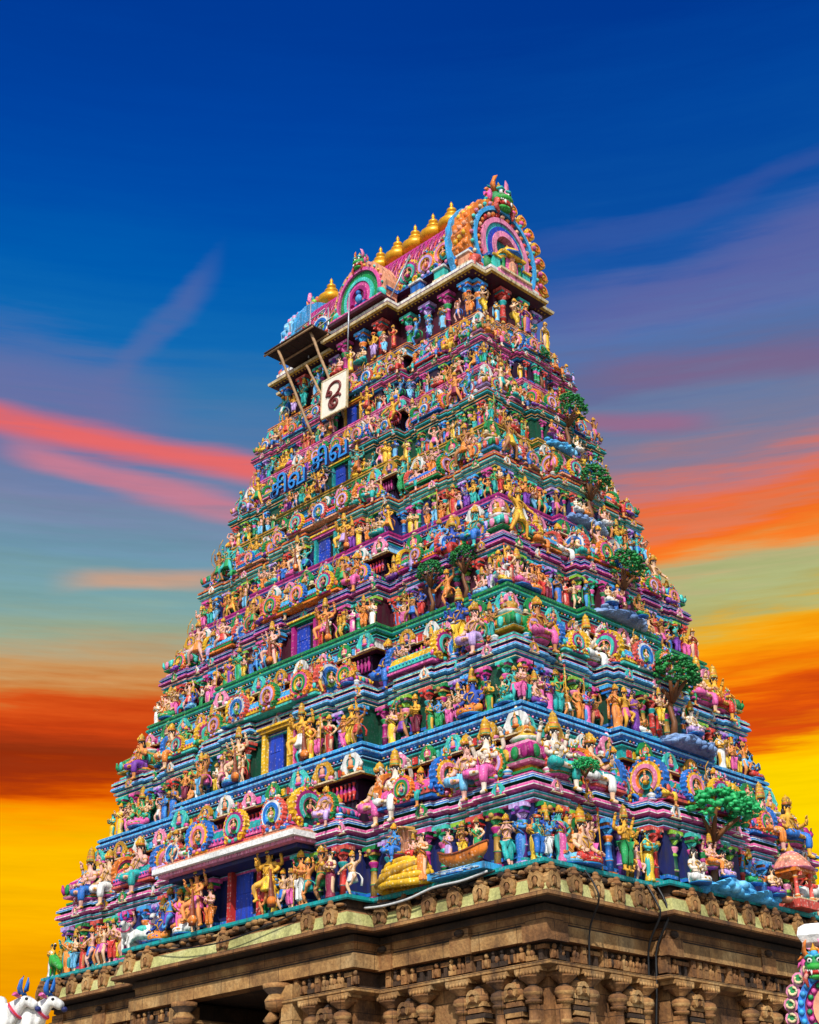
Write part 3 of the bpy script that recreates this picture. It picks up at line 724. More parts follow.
# ------------------------------------------------------------------ the temple tower
tower = link('temple_tower', None, None, label='tall tapering temple gateway tower crowded with brightly painted statues', cat='temple tower')
PLACED = {}                       # repeated ornaments: name -> list of (mesh, matrix, storey object, size seen)
CAM = Vector((33.836, -34.640, 1.693))
def put(name, me, mtx, owner):
    PLACED.setdefault(name, []).append((me, mtx, owner, mtx.to_scale().z/(mtx.translation-CAM).length))
STRIPES = [
    ('pink','green','pale','navy','teal','blue','pink','green','dark_green','blue'),
    ('teal','green','sky','dark_green','aqua','blue','sky','rose','navy','aqua'),
    ('pink','blue','aqua','maroon','orange','blue','magenta','teal','purple','navy'),
    ('green','orange','pale','blue','teal','navy','aqua','orange','magenta','red'),
    ('teal','green','navy','pale','orange','dark_green','teal','blue','ochre','magenta'),
    ('blue','rose','teal','green','red','navy','pink','blue','orange','teal'),
    ('red','yellow','blue','white','pink','green','orange','navy','gold','magenta')]
CORN = [  # frieze, panel, then six cornice layers from below
    ('aqua','teal',('navy','blue','sky','navy','blue','sky')),
    ('rose','white',('navy','teal','green','dark_green','aqua','green')),
    ('sky','pale',('maroon','blue','magenta','purple','pink','magenta')),
    ('sky','pale',('maroon','green','ochre','dark_green','ochre','gold')),
    ('white','sky',('navy','pink','rose','magenta','rose','pink')),
    ('sky','pale',('maroon','blue','orange','navy','sky','orange')),
    ('rose','white',('maroon','rust','red','cream','rose','cream'))]
DARKS = ['navy', 'dark_green', 'maroon', 'navy', 'dark_green', 'plum', 'maroon']
storeys = []
def lerp(a, b, t): return a+(b-a)*t
GEO = []
for i in range(7):
    H = Z[i+1]-Z[i]; k = H/4.59; z0 = Z[i]
    if i == 6: k = .5
    w0, d0, w1, d1 = W[i], D[i], W[i+1], D[i+1]
    if i == 6: w0, d0, w1, d1 = 5.75, 2.3, 5.3, 2.0
    cA, cB = .95*k, .5*k
    h = lambda f, z0=z0, H=H: z0+f*H
    st_c = STRIPES[i]
    wt, dt = lerp(w1, w0, .42), lerp(d1, d0, .42)
    bA = [(0,.14,cA-.25*k), (.14,.26,cA), (.26,.29,cA*.55), (.29,.32,cA*.72), (.32,.375,cA*.86), (.375,.405,cA*.72), (.5,.55,.10*k), (.55,.67,.22*k), (.67,.72,.10*k), (.82,.87,.1*k), (.87,1,.2*k)]
    bB = [(0,.05,cB+.28*k), (.05,.10,cB+.12*k), (.10,.16,cB+.26*k), (.16,.22,cB+.10*k), (.22,.28,cB+.2*k), (.28,.34,cB), (.47,.53,.08*k), (.53,.64,.2*k), (.64,.70,.08*k), (.80,.86,.1*k), (.86,1,.2*k)]
    if i == 6: wt, dt, bA, bB = 5.0, 1.62, [(0,.27,.5)], [(0,.5,.25)]
    P_wall = plan(wt, dt, bA, bB)
    if i == 6:
        m = MB(); m.sweep(P_wall, [(0,h(0)-.02,'maroon'), (0,h(.9),'plum')]); m.sweep(P_wall, [(.02,h(.0)+.01,'pink'), (.12,h(.02),'gold'), (.12,h(.05),'red'), (.03,h(.08),'red')])
        st = m.build('storey', tower); storeys.append(st)
        GEO.append(dict(H=H, k=k, h=h, wt=wt, dt=dt, w1=w1, d1=d1, w0=w0, d0=d0, cA=cA, cB=cB, st=st, bA=bA, bB=bB))
        continue
    # wall
    m = MB()
    m.sweep(P_wall, [(0,h(0)-.02,DARKS[i]), (0,h(.05),st_c[3]), (.05*k,h(.05),'blue'), (.05*k,h(.07),st_c[1]), (0,h(.075),DARKS[i]), (0,h(.34),DARKS[i])])
    st = m.build('storey', tower); storeys.append(st)
    # layered eave: every moulding carries a thin painted edge line
    m = MB(); s = st_c; q = k
    L1_, L2_, L3_ = [('pale','rose','white'), ('cream','rose','pale'), ('pale','blue','rose'), ('yellow','teal','red'), ('ochre','aqua','navy'), ('teal','pink','maroon'), ('white','pink','sky')][i]
    m.sweep(P_wall, [(-.02,h(.332),s[0]), (.10*q,h(.338),s[0]), (.13*q,h(.348),L1_), (.13*q,h(.353),s[1]), (.05*q,h(.357),s[3]), (.05*q,h(.366),s[2]), (.17*q,h(.372),L2_), (.18*q,h(.377),s[4]), (.19*q,h(.386),L1_), (.185*q,h(.391),s[2]), (.12*q,h(.395),s[3]), (.12*q,h(.401),s[6]),
                     (.25*q,h(.406),s[6]), (.29*q,h(.414),L3_), (.29*q,h(.420),s[6]), (.27*q,h(.432),L2_), (.26*q,h(.437),s[7]), (.15*q,h(.442),s[3]), (.15*q,h(.452),s[8]), (.27*q,h(.457),L1_), (.27*q,h(.462),s[9]), (.27*q,h(.470),L3_), (.26*q,h(.475),s[9]), (.17*q,h(.479),s[2]), (.2*q,h(.486),L2_), (.2*q,h(.491),s[0]), (.1*q,h(.503),s[7]), (-.75*q,h(.505),s[7])], s[3])
    # petals hanging along the eave
    m.build('eave', st)
    # neck with red balusters, frieze and cornice
    nb_A = [(0,.40,cA*.72)]; nb_B = [(0,.36,cB*.8)]
    m = MB()
    P_neck = plan(w1-.22*k, d1-.22*k, nb_A, nb_B)
    m.sweep(P_neck, [(0,h(.49),'plum'), (0,h(.80),'maroon')])
    m.build('neck_wall', st)
    P_e = plan(w1, d1, [(0,.45,cA*.8)], [(0,.36,cB*.8)])
    fz, pn, cc = CORN[i]
    m = MB()
    m.sweep(P_e, [(-.3*k,h(.79),'maroon'), (-.06*k,h(.795),'gold'), (-.03*k,h(.805),fz), (-.1*k,h(.81),pn), (-.1*k,h(.875),fz), (-.02*k,h(.88),'gold'), (-.02*k,h(.888),cc[0]), (-.12*k,h(.889))])if False else None
    m.sweep(P_e, [(-.3*k,h(.79),'maroon'), (-.06*k,h(.795),'gold'), (-.03*k,h(.805),fz), (-.1*k,h(.812),pn), (-.1*k,h(.872),fz), (-.02*k,h(.878),'teal'), (-.02*k,h(.888),'teal')])
    frz = m
    m = MB()
    LC = ['pale','aqua','rose','ochre','rose','yellow','cream'][i]
    m.sweep(P_e, [(-.1*k,h(.887),cc[0]), (.0,h(.892),cc[0]), (.02*k,h(.9),LC), (.02*k,h(.905),cc[1]), (-.05*k,h(.91),cc[3]), (-.05*k,h(.918),cc[2]), (.05*k,h(.925),cc[1]), (.09*k,h(.938),LC), (.1*k,h(.944),cc[2]), (.07*k,h(.955),cc[3]), (0,h(.96),cc[3]), (0,h(.97),cc[4]), (.06*k,h(.975),cc[5]), (.07*k,h(.99),cc[5]), (.02*k,h(1.0)-.005,'teal'), (-1.2*k,h(1.0)-.003,'teal')], 'teal')
    crn = m
    GEO.append(dict(H=H, k=k, h=h, wt=wt, dt=dt, w1=w1, d1=d1, w0=w0, d0=d0, cA=cA, cB=cB, st=st, bA=bA, bB=bB, frz=frz, crn=crn))

def bay(bays, f):
    f = abs(f)
    for a, b, o in bays:
        if a <= f < b: return o
    return 0
for i, G in enumerate(GEO):
    H, k, h, wt, dt, w1, d1, w0, d0, cA, cB, st = (G[x] for x in 'H k h wt dt w1 d1 w0 d0 cA cB st'.split())
    rng = random.Random(100+i)
    if i == 6:
        for face in 'AB':
            Lw, dep, bays, n = (wt, dt, G['bA'], 11) if face == 'A' else (dt, wt, G['bB'], 4)
            for j in range(n):
                u = (-Lw+.12)+(2*Lw-.24)*j/(n-1); o = dep+bay(bays, u/Lw)+.16
                put('pillar', PILL[[4,2,3,1,0][j % 5]], (fA(u, -o, h(0)+.01, 1.72) if face == 'A' else fB(o, u, h(0)+.01, 1.72)), st)
        continue
    # --- balusters, panels and plaques of the frieze
    for face in 'AB':
        L1 = w1 if face == 'A' else d1; dep = d1 if face == 'A' else w1
        c_in = cA if face == 'A' else cB; lim = .40 if face == 'A' else .36
        segs = [(-L1*.96, -L1*(lim+.02), 0), (-L1*lim, L1*lim, c_in*.75), (L1*(lim+.02), L1*.96, 0)]
        for (a, b, o) in segs:
            bm = balusters_mb(b-a, .2*H*.55, 'red' if i % 2 == 0 else 'magenta')
            u = (a+b)/2; off = dep-.22*k+o+.03
            bm.build('baluster_row', st, mtx=fA(u, -off, h(.66)) if face == 'A' else fB(off, u, h(.66)))
        # coloured panels between plaques
        limF = .45 if face == 'A' else .36
        n = max(5, int(round(2*L1/(1.15*k)))); pm = MB()
        for j in range(n+1):
            u = -L1+.12*k+(2*L1-.24*k)*j/n
            o = dep + (c_in*.8 if abs(u) < L1*limF else 0)
            put('relief_plaque', PLAQ[(i+j*2) % 5], (fA(u+rng.uniform(-.1,.1)*k, -o+.02*k, h(.80), rng.uniform(1.1,1.7)*k*(1.2 if i > 1 else 1)) if face == 'A' else fB(o-.02*k, u+rng.uniform(-.1,.1)*k, h(.80), rng.uniform(1.1,1.7)*k*(1.2 if i > 1 else 1))), st)
            if j < n:
                for q in range(3):
                    u2 = u + (2*L1-.24*k)/n*(.25+.25*q)
                    o2 = dep + (c_in*.8 if abs(u2) < L1*limF else 0)
                    cen = (u2, -o2+.08*k, h(.842)) if face == 'A' else (o2-.08*k, u2, h(.842))
                    dim = (.2*k,.05*k,.045*H) if face == 'A' else (.05*k,.2*k,.045*H)
                    if abs(abs(u2)-L1*limF) > .2*k: pm.box(cen, dim, [('pink','yellow','aqua','white'), ('magenta','rose','lime','sky')][i % 2][(j+q) % 4] if q != 1 else 'red' if j % 2 else 'sky')
        G['frz'].merge(pm)
        # dentils under the cornice
        dm = MB(); n = int(2*L1/(.16*k))
        for j in range(n):
            u = -L1+(j+.5)*2*L1/n; o2 = dep + (c_in*.8 if abs(u) < L1*limF else 0)
            if abs(abs(u)-L1*limF) < .12*k: continue
            p = (u, -o2-.03*k, h(.912)) if face == 'A' else (o2+.03*k, u, h(.912))
            dm.ball(p, .036*k, ['sky','gold','rose'][j % 3], 5, 4)
        G['crn'].merge(dm)
    G['frz'].build('frieze', st); G['crn'].build('cornice', st)
    # --- pillars of the wall
    for face in 'AB':
        Lw, dep, bays = (wt, dt, G['bA']) if face == 'A' else (dt, wt, G['bB'])
        fr = [.145,.25,.30,.39,.44,.51,.56,.66,.71,.77,.83,.90,.985] if face == 'A' else [.03,.11,.21,.33,.40,.48,.58,.69,.75,.81,.90,.98]
        for n_, f in enumerate(fr):
            for s in (-1, 1):
                if i > 3 and n_ % 2 and f < .8: continue
                o = dep+bay(bays, f)+.05*k; u = s*f*Lw
                put('pillar', PILL[(n_*3+i*2) % len(PILL)], (fA(u, -o, h(0), .34*H) if face == 'A' else fB(o, u, h(0), .34*H)), st)
    # --- row of miniature roofs over the eave
    zr = h(.505)
    r = .122*H
    pal = [('coral','pink','teal','blue'), ('aqua','yellow','sky','pink'), ('orange','green','sky','magenta'), ('peach','blue','red','green'), ('rose','green','gold','blue'), ('sky','pink','yellow','red'), ('salmon','aqua','blue','gold')][i]
    def shift(n): return pal[n:]+pal[:n]
    if i < 6:
        # corners
        for (sx, sy) in ((1,-1), (-1,-1), (1,1)):
            ku = kuta_mb(.36*H, *([('rose','green','yellow','magenta'), ('gold','aqua','coral','green'), ('green','rose','lilac','aqua'), ('sky','coral','yellow','green'), ('lilac','rose','sky','gold'), ('rose','gold','blue','green')][i]))
            ku.build('corner_dome', st, mtx=Matrix.Translation((sx*(wt-.12*H), sy*(dt-.12*H), zr)))
        for face in 'AB':
            Lw, dep = (wt, dt) if face == 'A' else (dt, wt)
            mk = (lambda u, o, z, s=1.0, rz=0: fA(u, -o, z, s, rz)) if face == 'A' else (lambda u, o, z, s=1.0, rz=0: fB(o, u, z, s, rz))
            if face == 'A':
                rows = [(.61,.20*wt,.16*k,r,0), (-.61,.20*wt,.16*k,r,0), (0,.46*wt,cA*.85,r*1.1,1)]
            else:
                rows = [(.585,.20*dt,.14*k,r*.95,0), (-.585,.20*dt,.14*k,r*.95,0), (0,.56*dt,cB+.05*k,r*1.1,1)]
            for (f, L, o, rr, cen) in rows:
                b = barrel_mb(L, rr, *shift(cen+(1 if f < 0 else 0)))
                oc = dep+o-.05*k-.0
                b.build('barrel_roof', st, mtx=mk(f*Lw, oc-.1*k, zr))
                for s in (-1, 1):
                    put('gable_arch', ARCH[(i+cen+(s > 0)) % 5], mk(f*Lw+s*(L/2+.0), oc-.1*k, zr+.02, rr*2.2, s*PI/2), st)
                ns = 3 if cen and face == 'A' else 1
                if cen and face == 'B': ns = 2
                for q in range(ns if cen else (i+(f > 0)) % 2):
                    uu = f*Lw + (0 if ns == 1 else (q-(ns-1)/2)*L*.36)
                    put('gable_arch', ARCH[(i*2+q+cen) % 5], mk(uu, oc-.1*k+rr*1.02, zr+.01, rr*(1.45 if ns == 1 else 1.75)), st)
            # arches over the piers and at the corners
            for f in ((.345,-.345,.91,-.91) if face == 'A' else (.9,-.9)):
                pier = abs(f) < .5
                o = dep+(cA*.8 if pier else .16*k)
                if pier:
                    kk = kuta_mb(.17*H, *shift(2)); kk.build('pier_dome', st, mtx=mk(f*Lw, o-.06*H, zr))
                put('gable_arch', ARCH[(i+3+(f > 0)) % 5], mk(f*Lw, o+.03*H, zr, .17*H*1.15 if pier else .2*H), st)
            for f in ((.77,-.77,.46,-.46) if face == 'A' else (.75,-.75,.41,-.41)):
                put('gable_arch', ARCH[(i+2) % 5], mk(f*Lw, dep-.02*k, zr, .2*H), st)
            # white and pink pinnacles standing on the eave edge
            n = 11 if face == 'A' else 7
            for j in range(n):
                f = -.95+1.9*j/(n-1); bays = G['bA'] if face == 'A' else G['bB']
                put('pinnacle', PINN[(j+i) % 3], mk(f*Lw, dep+bay(bays, f)+.1*k, zr-.01, .62*k), st)
            # plaques on the eave itself
            n = 15 if face == 'A' else 9
            for j in range(n):
                f = -.93+1.86*j/(n-1); bays = G['bA'] if face == 'A' else G['bB']
                put('relief_plaque', PLAQ[(j+i+1) % 5], mk(f*Lw, dep+bay(bays, f)+.24*k, h(.40), .85*k), st)
    # --- doorway of the front
    if i < 6:
        dw, dh = 1.02*k+.14, .37*H
        dmx = fA(0, -(dt+cA-.25*k), h(0))
        f = MB()
        for s in (-1, 1):
            f.box((s*(dw*.5+.09*k), -.12*k, dh*.5), (.18*k,.3*k,dh), ['red','yellow','magenta','teal','teal','gold'][i]); f.box((s*(dw*.5+.21*k), -.05*k, dh*.48), (.1*k,.2*k,dh*.96), ['green','pink','orange','yellow','pink','blue'][i])
        f.box((0,-.14*k,dh+.05*k), (dw+.5*k,.36*k,.12*k), ['navy','gold','green','pink','green','orange'][i]); f.box((0,-.18*k,dh+.15*k), (dw+.7*k,.42*k,.08*k), 'yellow')
        f.box((0,-.02*k,.04*k), (dw+.5*k,.5*k,.08*k), 'ochre')
        f.build('door_frame', st, mtx=dmx)
        f = MB(); f.box((0,-.015,dh*.5), (dw,.03,dh), 'void'); f.box((-dw*.17,-.06,dh*.5), (dw*.64,.05,dh*.97), 'deepblue')
        f.box((-dw*.17,-.09,dh*.72), (dw*.46,.02,dh*.3), 'deepblue'); f.box((-dw*.17,-.09,dh*.28), (dw*.46,.02,dh*.34), 'deepblue'); f.box((dw*.44,-.06,dh*.5), (dw*.06,.05,dh*.97), 'pale')
        f.build('door', st, mtx=dmx)
# broad pale hood over the lowest doorway
G = GEO[0]; m = MB(); yb = -(G['dt']+G['cA'])
m.box((0,yb-.25,12.02), (6.3,1.1,.1), 'rose'); m.box((0,yb-.32,12.15), (6.5,1.3,.16), 'whitewash'); m.box((0,yb-.28,12.28), (6.3,1.1,.1), 'peach'); m.box((0,yb-.1,11.9), (5.9,.9,.12), 'navy')
m.build('door_hood', GEO[0]['st'])

# ------------------------------------------------------------------ crowning roof
crown = link('crown_roof', None, tower)
EZ = 33.09
m = MB()
P = plan(5.52-.35, 2.11-.3, [(0,.27,.55)], [(0,.62,.3)])
m.sweep(P, [(-.3,EZ-.35,'maroon'), (.36,EZ-.2,'gold'), (.43,EZ-.14,'cream'), (.45,EZ-.04,'cream'), (.3,EZ+.04,'rust'), (.1,EZ+.05,'white'), (.1,EZ+.2,'lilac'), (.2,EZ+.25,'white'), (.2,EZ+.36,'pink'), (-.2,EZ+.4,'maroon'), (-.2,EZ+.9,'plum'), (.05,EZ+.93,'blue'), (.08,EZ+1.05,'white'), (-.3,EZ+1.08,'white')], 'teal')
crown_eave = m
m = MB()
for j in range(60):
    u = -5.3+j*10.6/59
    m.ball((u,-2.1-(.55 if abs(u) < 1.4 else 0),EZ-.2), .05, 'gold', 5, 4)
for j in range(22): m.ball((5.42,-1.9+j*3.8/21,EZ-.2), .05, 'gold', 5, 4)
crown_eave.merge(m)
# blue and white pedestals round the neck of the roof
m = MB()
for j in range(9):
    u = -4.9+j*9.8/8
    if abs(u) < 1.3: continue
    m.box((u,-1.72,EZ+.62), (.52,.4,.5), ['blue','aqua','peach'][j % 3]); m.box((u,-1.76,EZ+.9), (.62,.46,.08), 'white'); m.box((u,-1.76,EZ+.42), (.6,.44,.06), 'cream')
crown_eave.merge(m); crown_eave.build('eave', crown)
# wagon vault: pointed section, pink lattice on pale ribs
m = MB(); nu, na = 44, 14; RH, RZ, RB = 2.75, EZ+1.05, 1.55
def vault(t): # t 0..1 from front eave over the ridge to the back
    a = PI*t; y = -RB*math.cos(a)*(1+.10*math.sin(a)); z = RZ+RH*(math.sin(a)**.8)
    return y, z
vs, fs, ms = [], [], []
for i in range(nu+1):
    for j in range(na+1):
        y, z = vault(j/na); vs.append((-4.7+9.4*i/nu, y, z))
for i in range(nu):
    for j in range(na): fs.append((i*(na+1)+j, (i+1)*(na+1)+j, (i+1)*(na+1)+j+1, i*(na+1)+j+1)); ms.append('rose' if (i+j) % 2 else 'coral')
m.add(vs, fs, ms)
for i in range(0, nu+1):
    for sgn in (1, -1):
        pts = []
        for j in range(0, 7):
            u = -4.7+9.4*(i+sgn*j*.5)/nu
            if abs(u) > 4.7: break
            y, z = vault(j/na+.03); pts.append((u, y-.02, z+.02))
        if len(pts) > 1: m.tube(pts, .03, 'magenta', 4)
m.tube([(-4.75,0,RZ+RH+.03), (4.75,0,RZ+RH+.03)], .14, 'lilac', 8); m.box((0,0,RZ+RH-.02), (9.5,.5,.1), 'magenta')
for j in range(36): m.ball((-4.65+9.3*j/35,-.3,RZ+RH-.1), .07, ['white','rose'][j % 2], 5, 4)
m.build('barrel_roof', crown)
for j, u in enumerate((-3.9, -2.9, -2.0, 2.0, 2.95, 3.85)):
    link('gable_arch', ARCH[(j*2+1) % 5], crown, fA(u, -1.72+.02*(j % 2), EZ+.98, 1.15+.12*(j % 2)))
m = MB()
for j in range(40):
    u = -4.6+9.2*j/39
    m.lathe([(.07,0,'pink'), (.1,.05,'teal'), (.05,.12,'aqua'), (.08,.18,'orange'), (.01,.3)], 6, (u,-1.62,EZ+1.05), mat='teal')
    if j % 2: m.ball((u,-.62,EZ+3.3), .1, ['sky','orange','aqua'][j % 3], 6, 4)
m.build('crest_rail', crown)
# gilded finials on the ridge
m = MB()
m.lathe([(.2,0), (.26,.05), (.15,.1), (.18,.14), (.38,.2), (.5,.34), (.49,.5), (.34,.64), (.17,.7), (.24,.76), (.25,.83), (.1,.86), (.07,.9), (.16,.97), (.17,1.05), (.08,1.13), (.04,1.2), (.07,1.25), (.05,1.32), (.005,1.42)], 18, mat='gilding')
fin = m.mesh('finial')
for j in (0, 3, 4, 5, 6, 7): link('finial', fin, crown, Matrix.Translation((-4.3+j*1.0, 0, RZ+RH+.17)) @ Matrix.Scale(1.14, 4))
# great end gables with lion masks
def end_gable(rosettes):
    m = MB(); cz = 1.3; Q = 1.14
    for (r0, r1, c, y0, y1, wv, nw) in ((1.36,1.56,'orange' if rosettes else 'pale',-.2,.42,.05,22), (1.30,1.64,'sky',.42,.62,.03,18), (1.26,1.38,'sky',-.3,.3,0,0), (1.02,1.28,'maroon',-.16,.3,0,0), (.9,1.04,'rose',-.3,.3,0,0), (.74,.92,'aqua',-.24,.3,0,0), (.6,.76,'deepblue',-.3,.3,0,0), (.46,.62,'rose',-.34,.3,0,0)):
        m.band(0, cz, r0, r1, y0, y1, -58, 238, c, 44, wv, nw, Q)
    for i in range(27):
        a = R(-54+i*288/26)
        m.ball((1.15*math.cos(a),-.22,cz+1.15*Q*math.sin(a)), (.085,.1,.085), ['orange','peach','red'][i % 3], 6, 4)
        m.ball((1.46*math.cos(a),-.26,cz+1.46*Q*math.sin(a)), .07, ['rose','aqua','cream'][i % 3], 5, 4)
        # scales over the thickness of the rim
        for d in (0, .18, .34): m.ball((1.58*math.cos(a+d*.3),-.08+d,cz+1.58*Q*math.sin(a+d*.3)), (.1,.09,.1), (['yellow','orange','peach'] if rosettes else ['sky','pale','rose'])[i % 3], 5, 4)
    for i in range(9 if rosettes else 0):
        a = R(-38+i*108/8)
        x, z = 1.88*math.cos(a), cz+1.88*Q*math.sin(a)
        m.tube([(x,-.05,z), (x+.2*math.cos(a),-.05,z+.2*math.sin(a)), (x+.38*math.cos(a+.25),-.05,z+.38*math.sin(a+.25))], [.16,.12,.02], 'gold', 6)
        m.disc(x, z, .21, -.16, .06, 'yellow', 12); m.band(x, z, .1, .14, -.2, .0, 0, 360, 'orange', 10); m.ball((x,-.16,z), .06, 'gold', 6, 4); m.ball((x-.2*math.cos(a),-.2,z-.22*math.sin(a)), .09, 'pink', 6, 4)
    m.disc(0, cz, .48, -.1, .3, 'teal', 20)
    # miniature shrine inside the arch
    m.box((0,-.3,.16), (1.5,.6,.18), 'rose'); m.box((0,-.33,.28), (1.36,.66,.07), 'cream'); m.box((0,-.3,.6), (.5,.4,.6), 'pink'); m.ball((0,-.5,.6), (.16,.12,.26), 'peach', 8, 6); m.ball((0,-.5,.92), .1, 'peach', 7, 5)
    for s in (-1, 1):
        m.lathe([(.1,0,'aqua'), (.07,.05,'green'), (.07,.5,'gold'), (.12,.55,'teal'), (.12,.62)], 8, (s*.36,-.45,.32), mat='teal'); m.box((s*.66,-.3,.5), (.3,.36,.44), 'aqua'); m.box((s*.66,-.32,.75), (.36,.42,.06), 'yellow')
    m.box((0,-.36,.99), (1.0,.56,.08), 'yellow'); m.lathe([(.42,0,'blue'), (.44,.06,'yellow'), (.3,.22,'gold'), (.1,.36,'gold'), (.01,.5)], 8, (0,-.35,1.03), mat='green')
    for s in (-1, 1):
        pts = [(s*(1.22+.3*math.cos(R(90-400*t))*(1-.6*t)), -.24, .2+.3*math.sin(R(90-400*t))*(1-.6*t)) for t in np.linspace(0, 1, 14)]
        m.tube(pts, [.14*(1-.5*t) for t in np.linspace(0, 1, 14)], 'coral', 7); m.ball((s*.9,-.28,.45), (.16,.16,.3), 'green', 8, 5)
    return m
def lion_mask():
    m = MB()
    m.ball((0,0,.0), (.42,.36,.36), 'green', 12, 8); m.ball((0,-.3,-.12), (.34,.24,.16), 'leaf', 10, 6); m.ball((0,-.28,-.3), (.26,.2,.1), 'red', 10, 5)
    m.ball((0,-.2,-.46), (.3,.24,.1), 'leaf', 10, 5)
    for s in (-1, 1):
        m.ball((s*.17,-.32,.12), (.1,.08,.1), 'white', 8, 5); m.ball((s*.17,-.39,.12), .045, 'black', 6, 4); m.tube([(s*.05,-.34,.26), (s*.2,-.36,.3), (s*.34,-.25,.22)], .05, 'aqua', 6)
        m.tube([(s*.22,-.1,.25), (s*.36,-.1,.5), (s*.3,-.15,.78), (s*.2,-.2,.9)], [.12,.1,.07,.01], 'orange' if s < 0 else 'rose', 7)
        m.ball((s*.42,0,.05), (.12,.1,.22), 'pink', 8, 5); m.tube([(s*.14,-.42,-.26), (s*.15,-.46,-.42)], [.05,.01], 'white', 6)
        m.tube([(s*.3,-.2,-.2), (s*.42,-.25,-.5), (s*.34,-.3,-.8)], [.12,.1,.04], 'coral', 7)
    for j in range(11):
        a = R(-30+j*24); m.ball((.44*math.cos(a), .1, .44*math.sin(a)), (.12,.12,.12), ['orange','sky','rose','lime','coral'][j % 5], 6, 4)
        m.tube([(.46*math.cos(a),.1,.46*math.sin(a)), (.6*math.cos(a+.15),.08,.6*math.sin(a+.15)), (.68*math.cos(a+.4),.05,.68*math.sin(a+.4))], [.08,.06,.01], ['teal','orange','pink'][j % 3], 5)
    for j in range(9): m.ball((-.28+.07*j,-.46+.02*abs(j-4),-.2-.01*abs(j-4)), (.03,.03,.04), 'white', 5, 4)
    m.ball((0,-.1,.38), (.16,.14,.16), 'sky', 8, 5); m.lathe([(.12,0,'gold'), (.16,.08,'gold'), (.06,.2,'gold'), (.01,.34)], 8, (0,-.05,.45), mat='gold')
    return m
eg = {1: end_gable(True).mesh('end_gable'), -1: end_gable(False).mesh('end_gable')}; lm = lion_mask().mesh('lion_mask')
for s in (1, -1):
    mt = Matrix.Translation((s*4.95, 0, EZ+.08)) @ Matrix.Rotation(PI/2 if s > 0 else -PI/2, 4, 'Z') @ Matrix.Scale(1.25, 4)
    g = link('end_gable', eg[s], crown, mt)
    mt2 = Matrix.Translation((s*5.1, 0, EZ+4.2)) @ Matrix.Rotation(PI/2 if s > 0 else -PI/2, 4, 'Z') @ Matrix.Scale(1.12, 4)
    link('lion_mask', lm, crown, mt2)
m = MB()
for (r0, r1, c_, y0, y1, wv, nw) in ((1.18,1.38,'peach',-.16,.5,.05,18), (1.08,1.2,'pink',-.24,.3,0,0), (.78,1.1,'green',-.14,.3,0,0), (.66,.8,'aqua',-.24,.3,0,0), (.46,.68,'pink',-.2,.3,0,0), (.34,.48,'magenta',-.26,.3,0,0)):
    m.band(0, .75, r0, r1, y0, y1, -28, 208, c_, 34, wv, nw, 1.1)
m.disc(0, .75, .36, -.06, .2, 'rose', 16); m.ball((0,-.2,.72), (.16,.12,.2), 'sky', 8, 6); m.ball((0,-.22,.98), .11, 'blue', 7, 5)
for i_ in range(17):
    a_ = R(-24+i_*228/16); m.ball((1.29*math.cos(a_),-.2,.75+1.29*1.1*math.sin(a_)), .06, ['rose','yellow','aqua'][i_ % 3], 5, 4)
for q_ in (-1, 1):
    pts = [(q_*(1.12+.28*math.cos(R(90-400*t))*(1-.6*t)), -.2, .28+.26*math.sin(R(90-400*t))*(1-.6*t)) for t in np.linspace(0, 1, 12)]
    m.tube(pts, [.13*(1-.5*t) for t in np.linspace(0, 1, 12)], 'aqua', 7)
m.box((0,-.1,.06), (3.0,.7,.14), 'maroon'); m.box((0,-.12,.18), (2.8,.6,.1), 'pink')
m.build('gable_arch', crown, mtx=fA(0, -2.3, EZ+.42))
link('lion_mask', lm, crown, fA(0, -2.4, EZ+2.85, .62))
m = MB(); m.box((0,-1.3,EZ+1.3), (1.6,1.6,1.9), 'rose'); m.build('dormer', crown)

# ------------------------------------------------------------------ granite base
base = link('stone_base', None, tower)
bZ = Z[0]
BA = [(0,.455,.95)]; BB = [(0,.36,.5)]
def widen(P, w, d):
    # the middle bay of the gable side runs further towards the back
    e = d*.36
    return [(x, 5.5) if (x > w-.01 and abs(y-e) < .02) else (x, y) for x, y in P]
P0 = widen(plan(11, 6.92, BA, BB), 11, 6.92)
m = MB()
m.sweep(P0, [(.02,bZ-.14,'teal'), (.05,bZ-.1,'teal'), (.05,bZ-.01,'aqua'), (0,bZ+.0,'teal'), (-.9,bZ+.003,'teal')], 'teal')
m.build('ledge', base)
m = MB()
m.sweep(P0, [(-.1,bZ-.1,'stone_dark'), (.0,bZ-.14,'stone_dark'), (.02,bZ-.2,'stone'), (-.12,bZ-.24,'stone_dark'), (-.12,bZ-.36,'stone')][::-1] if False else
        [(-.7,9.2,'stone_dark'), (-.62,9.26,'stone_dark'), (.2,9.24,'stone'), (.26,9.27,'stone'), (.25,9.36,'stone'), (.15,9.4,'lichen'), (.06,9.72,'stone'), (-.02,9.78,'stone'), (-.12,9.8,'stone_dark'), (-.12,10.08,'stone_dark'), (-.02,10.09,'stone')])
cop = m
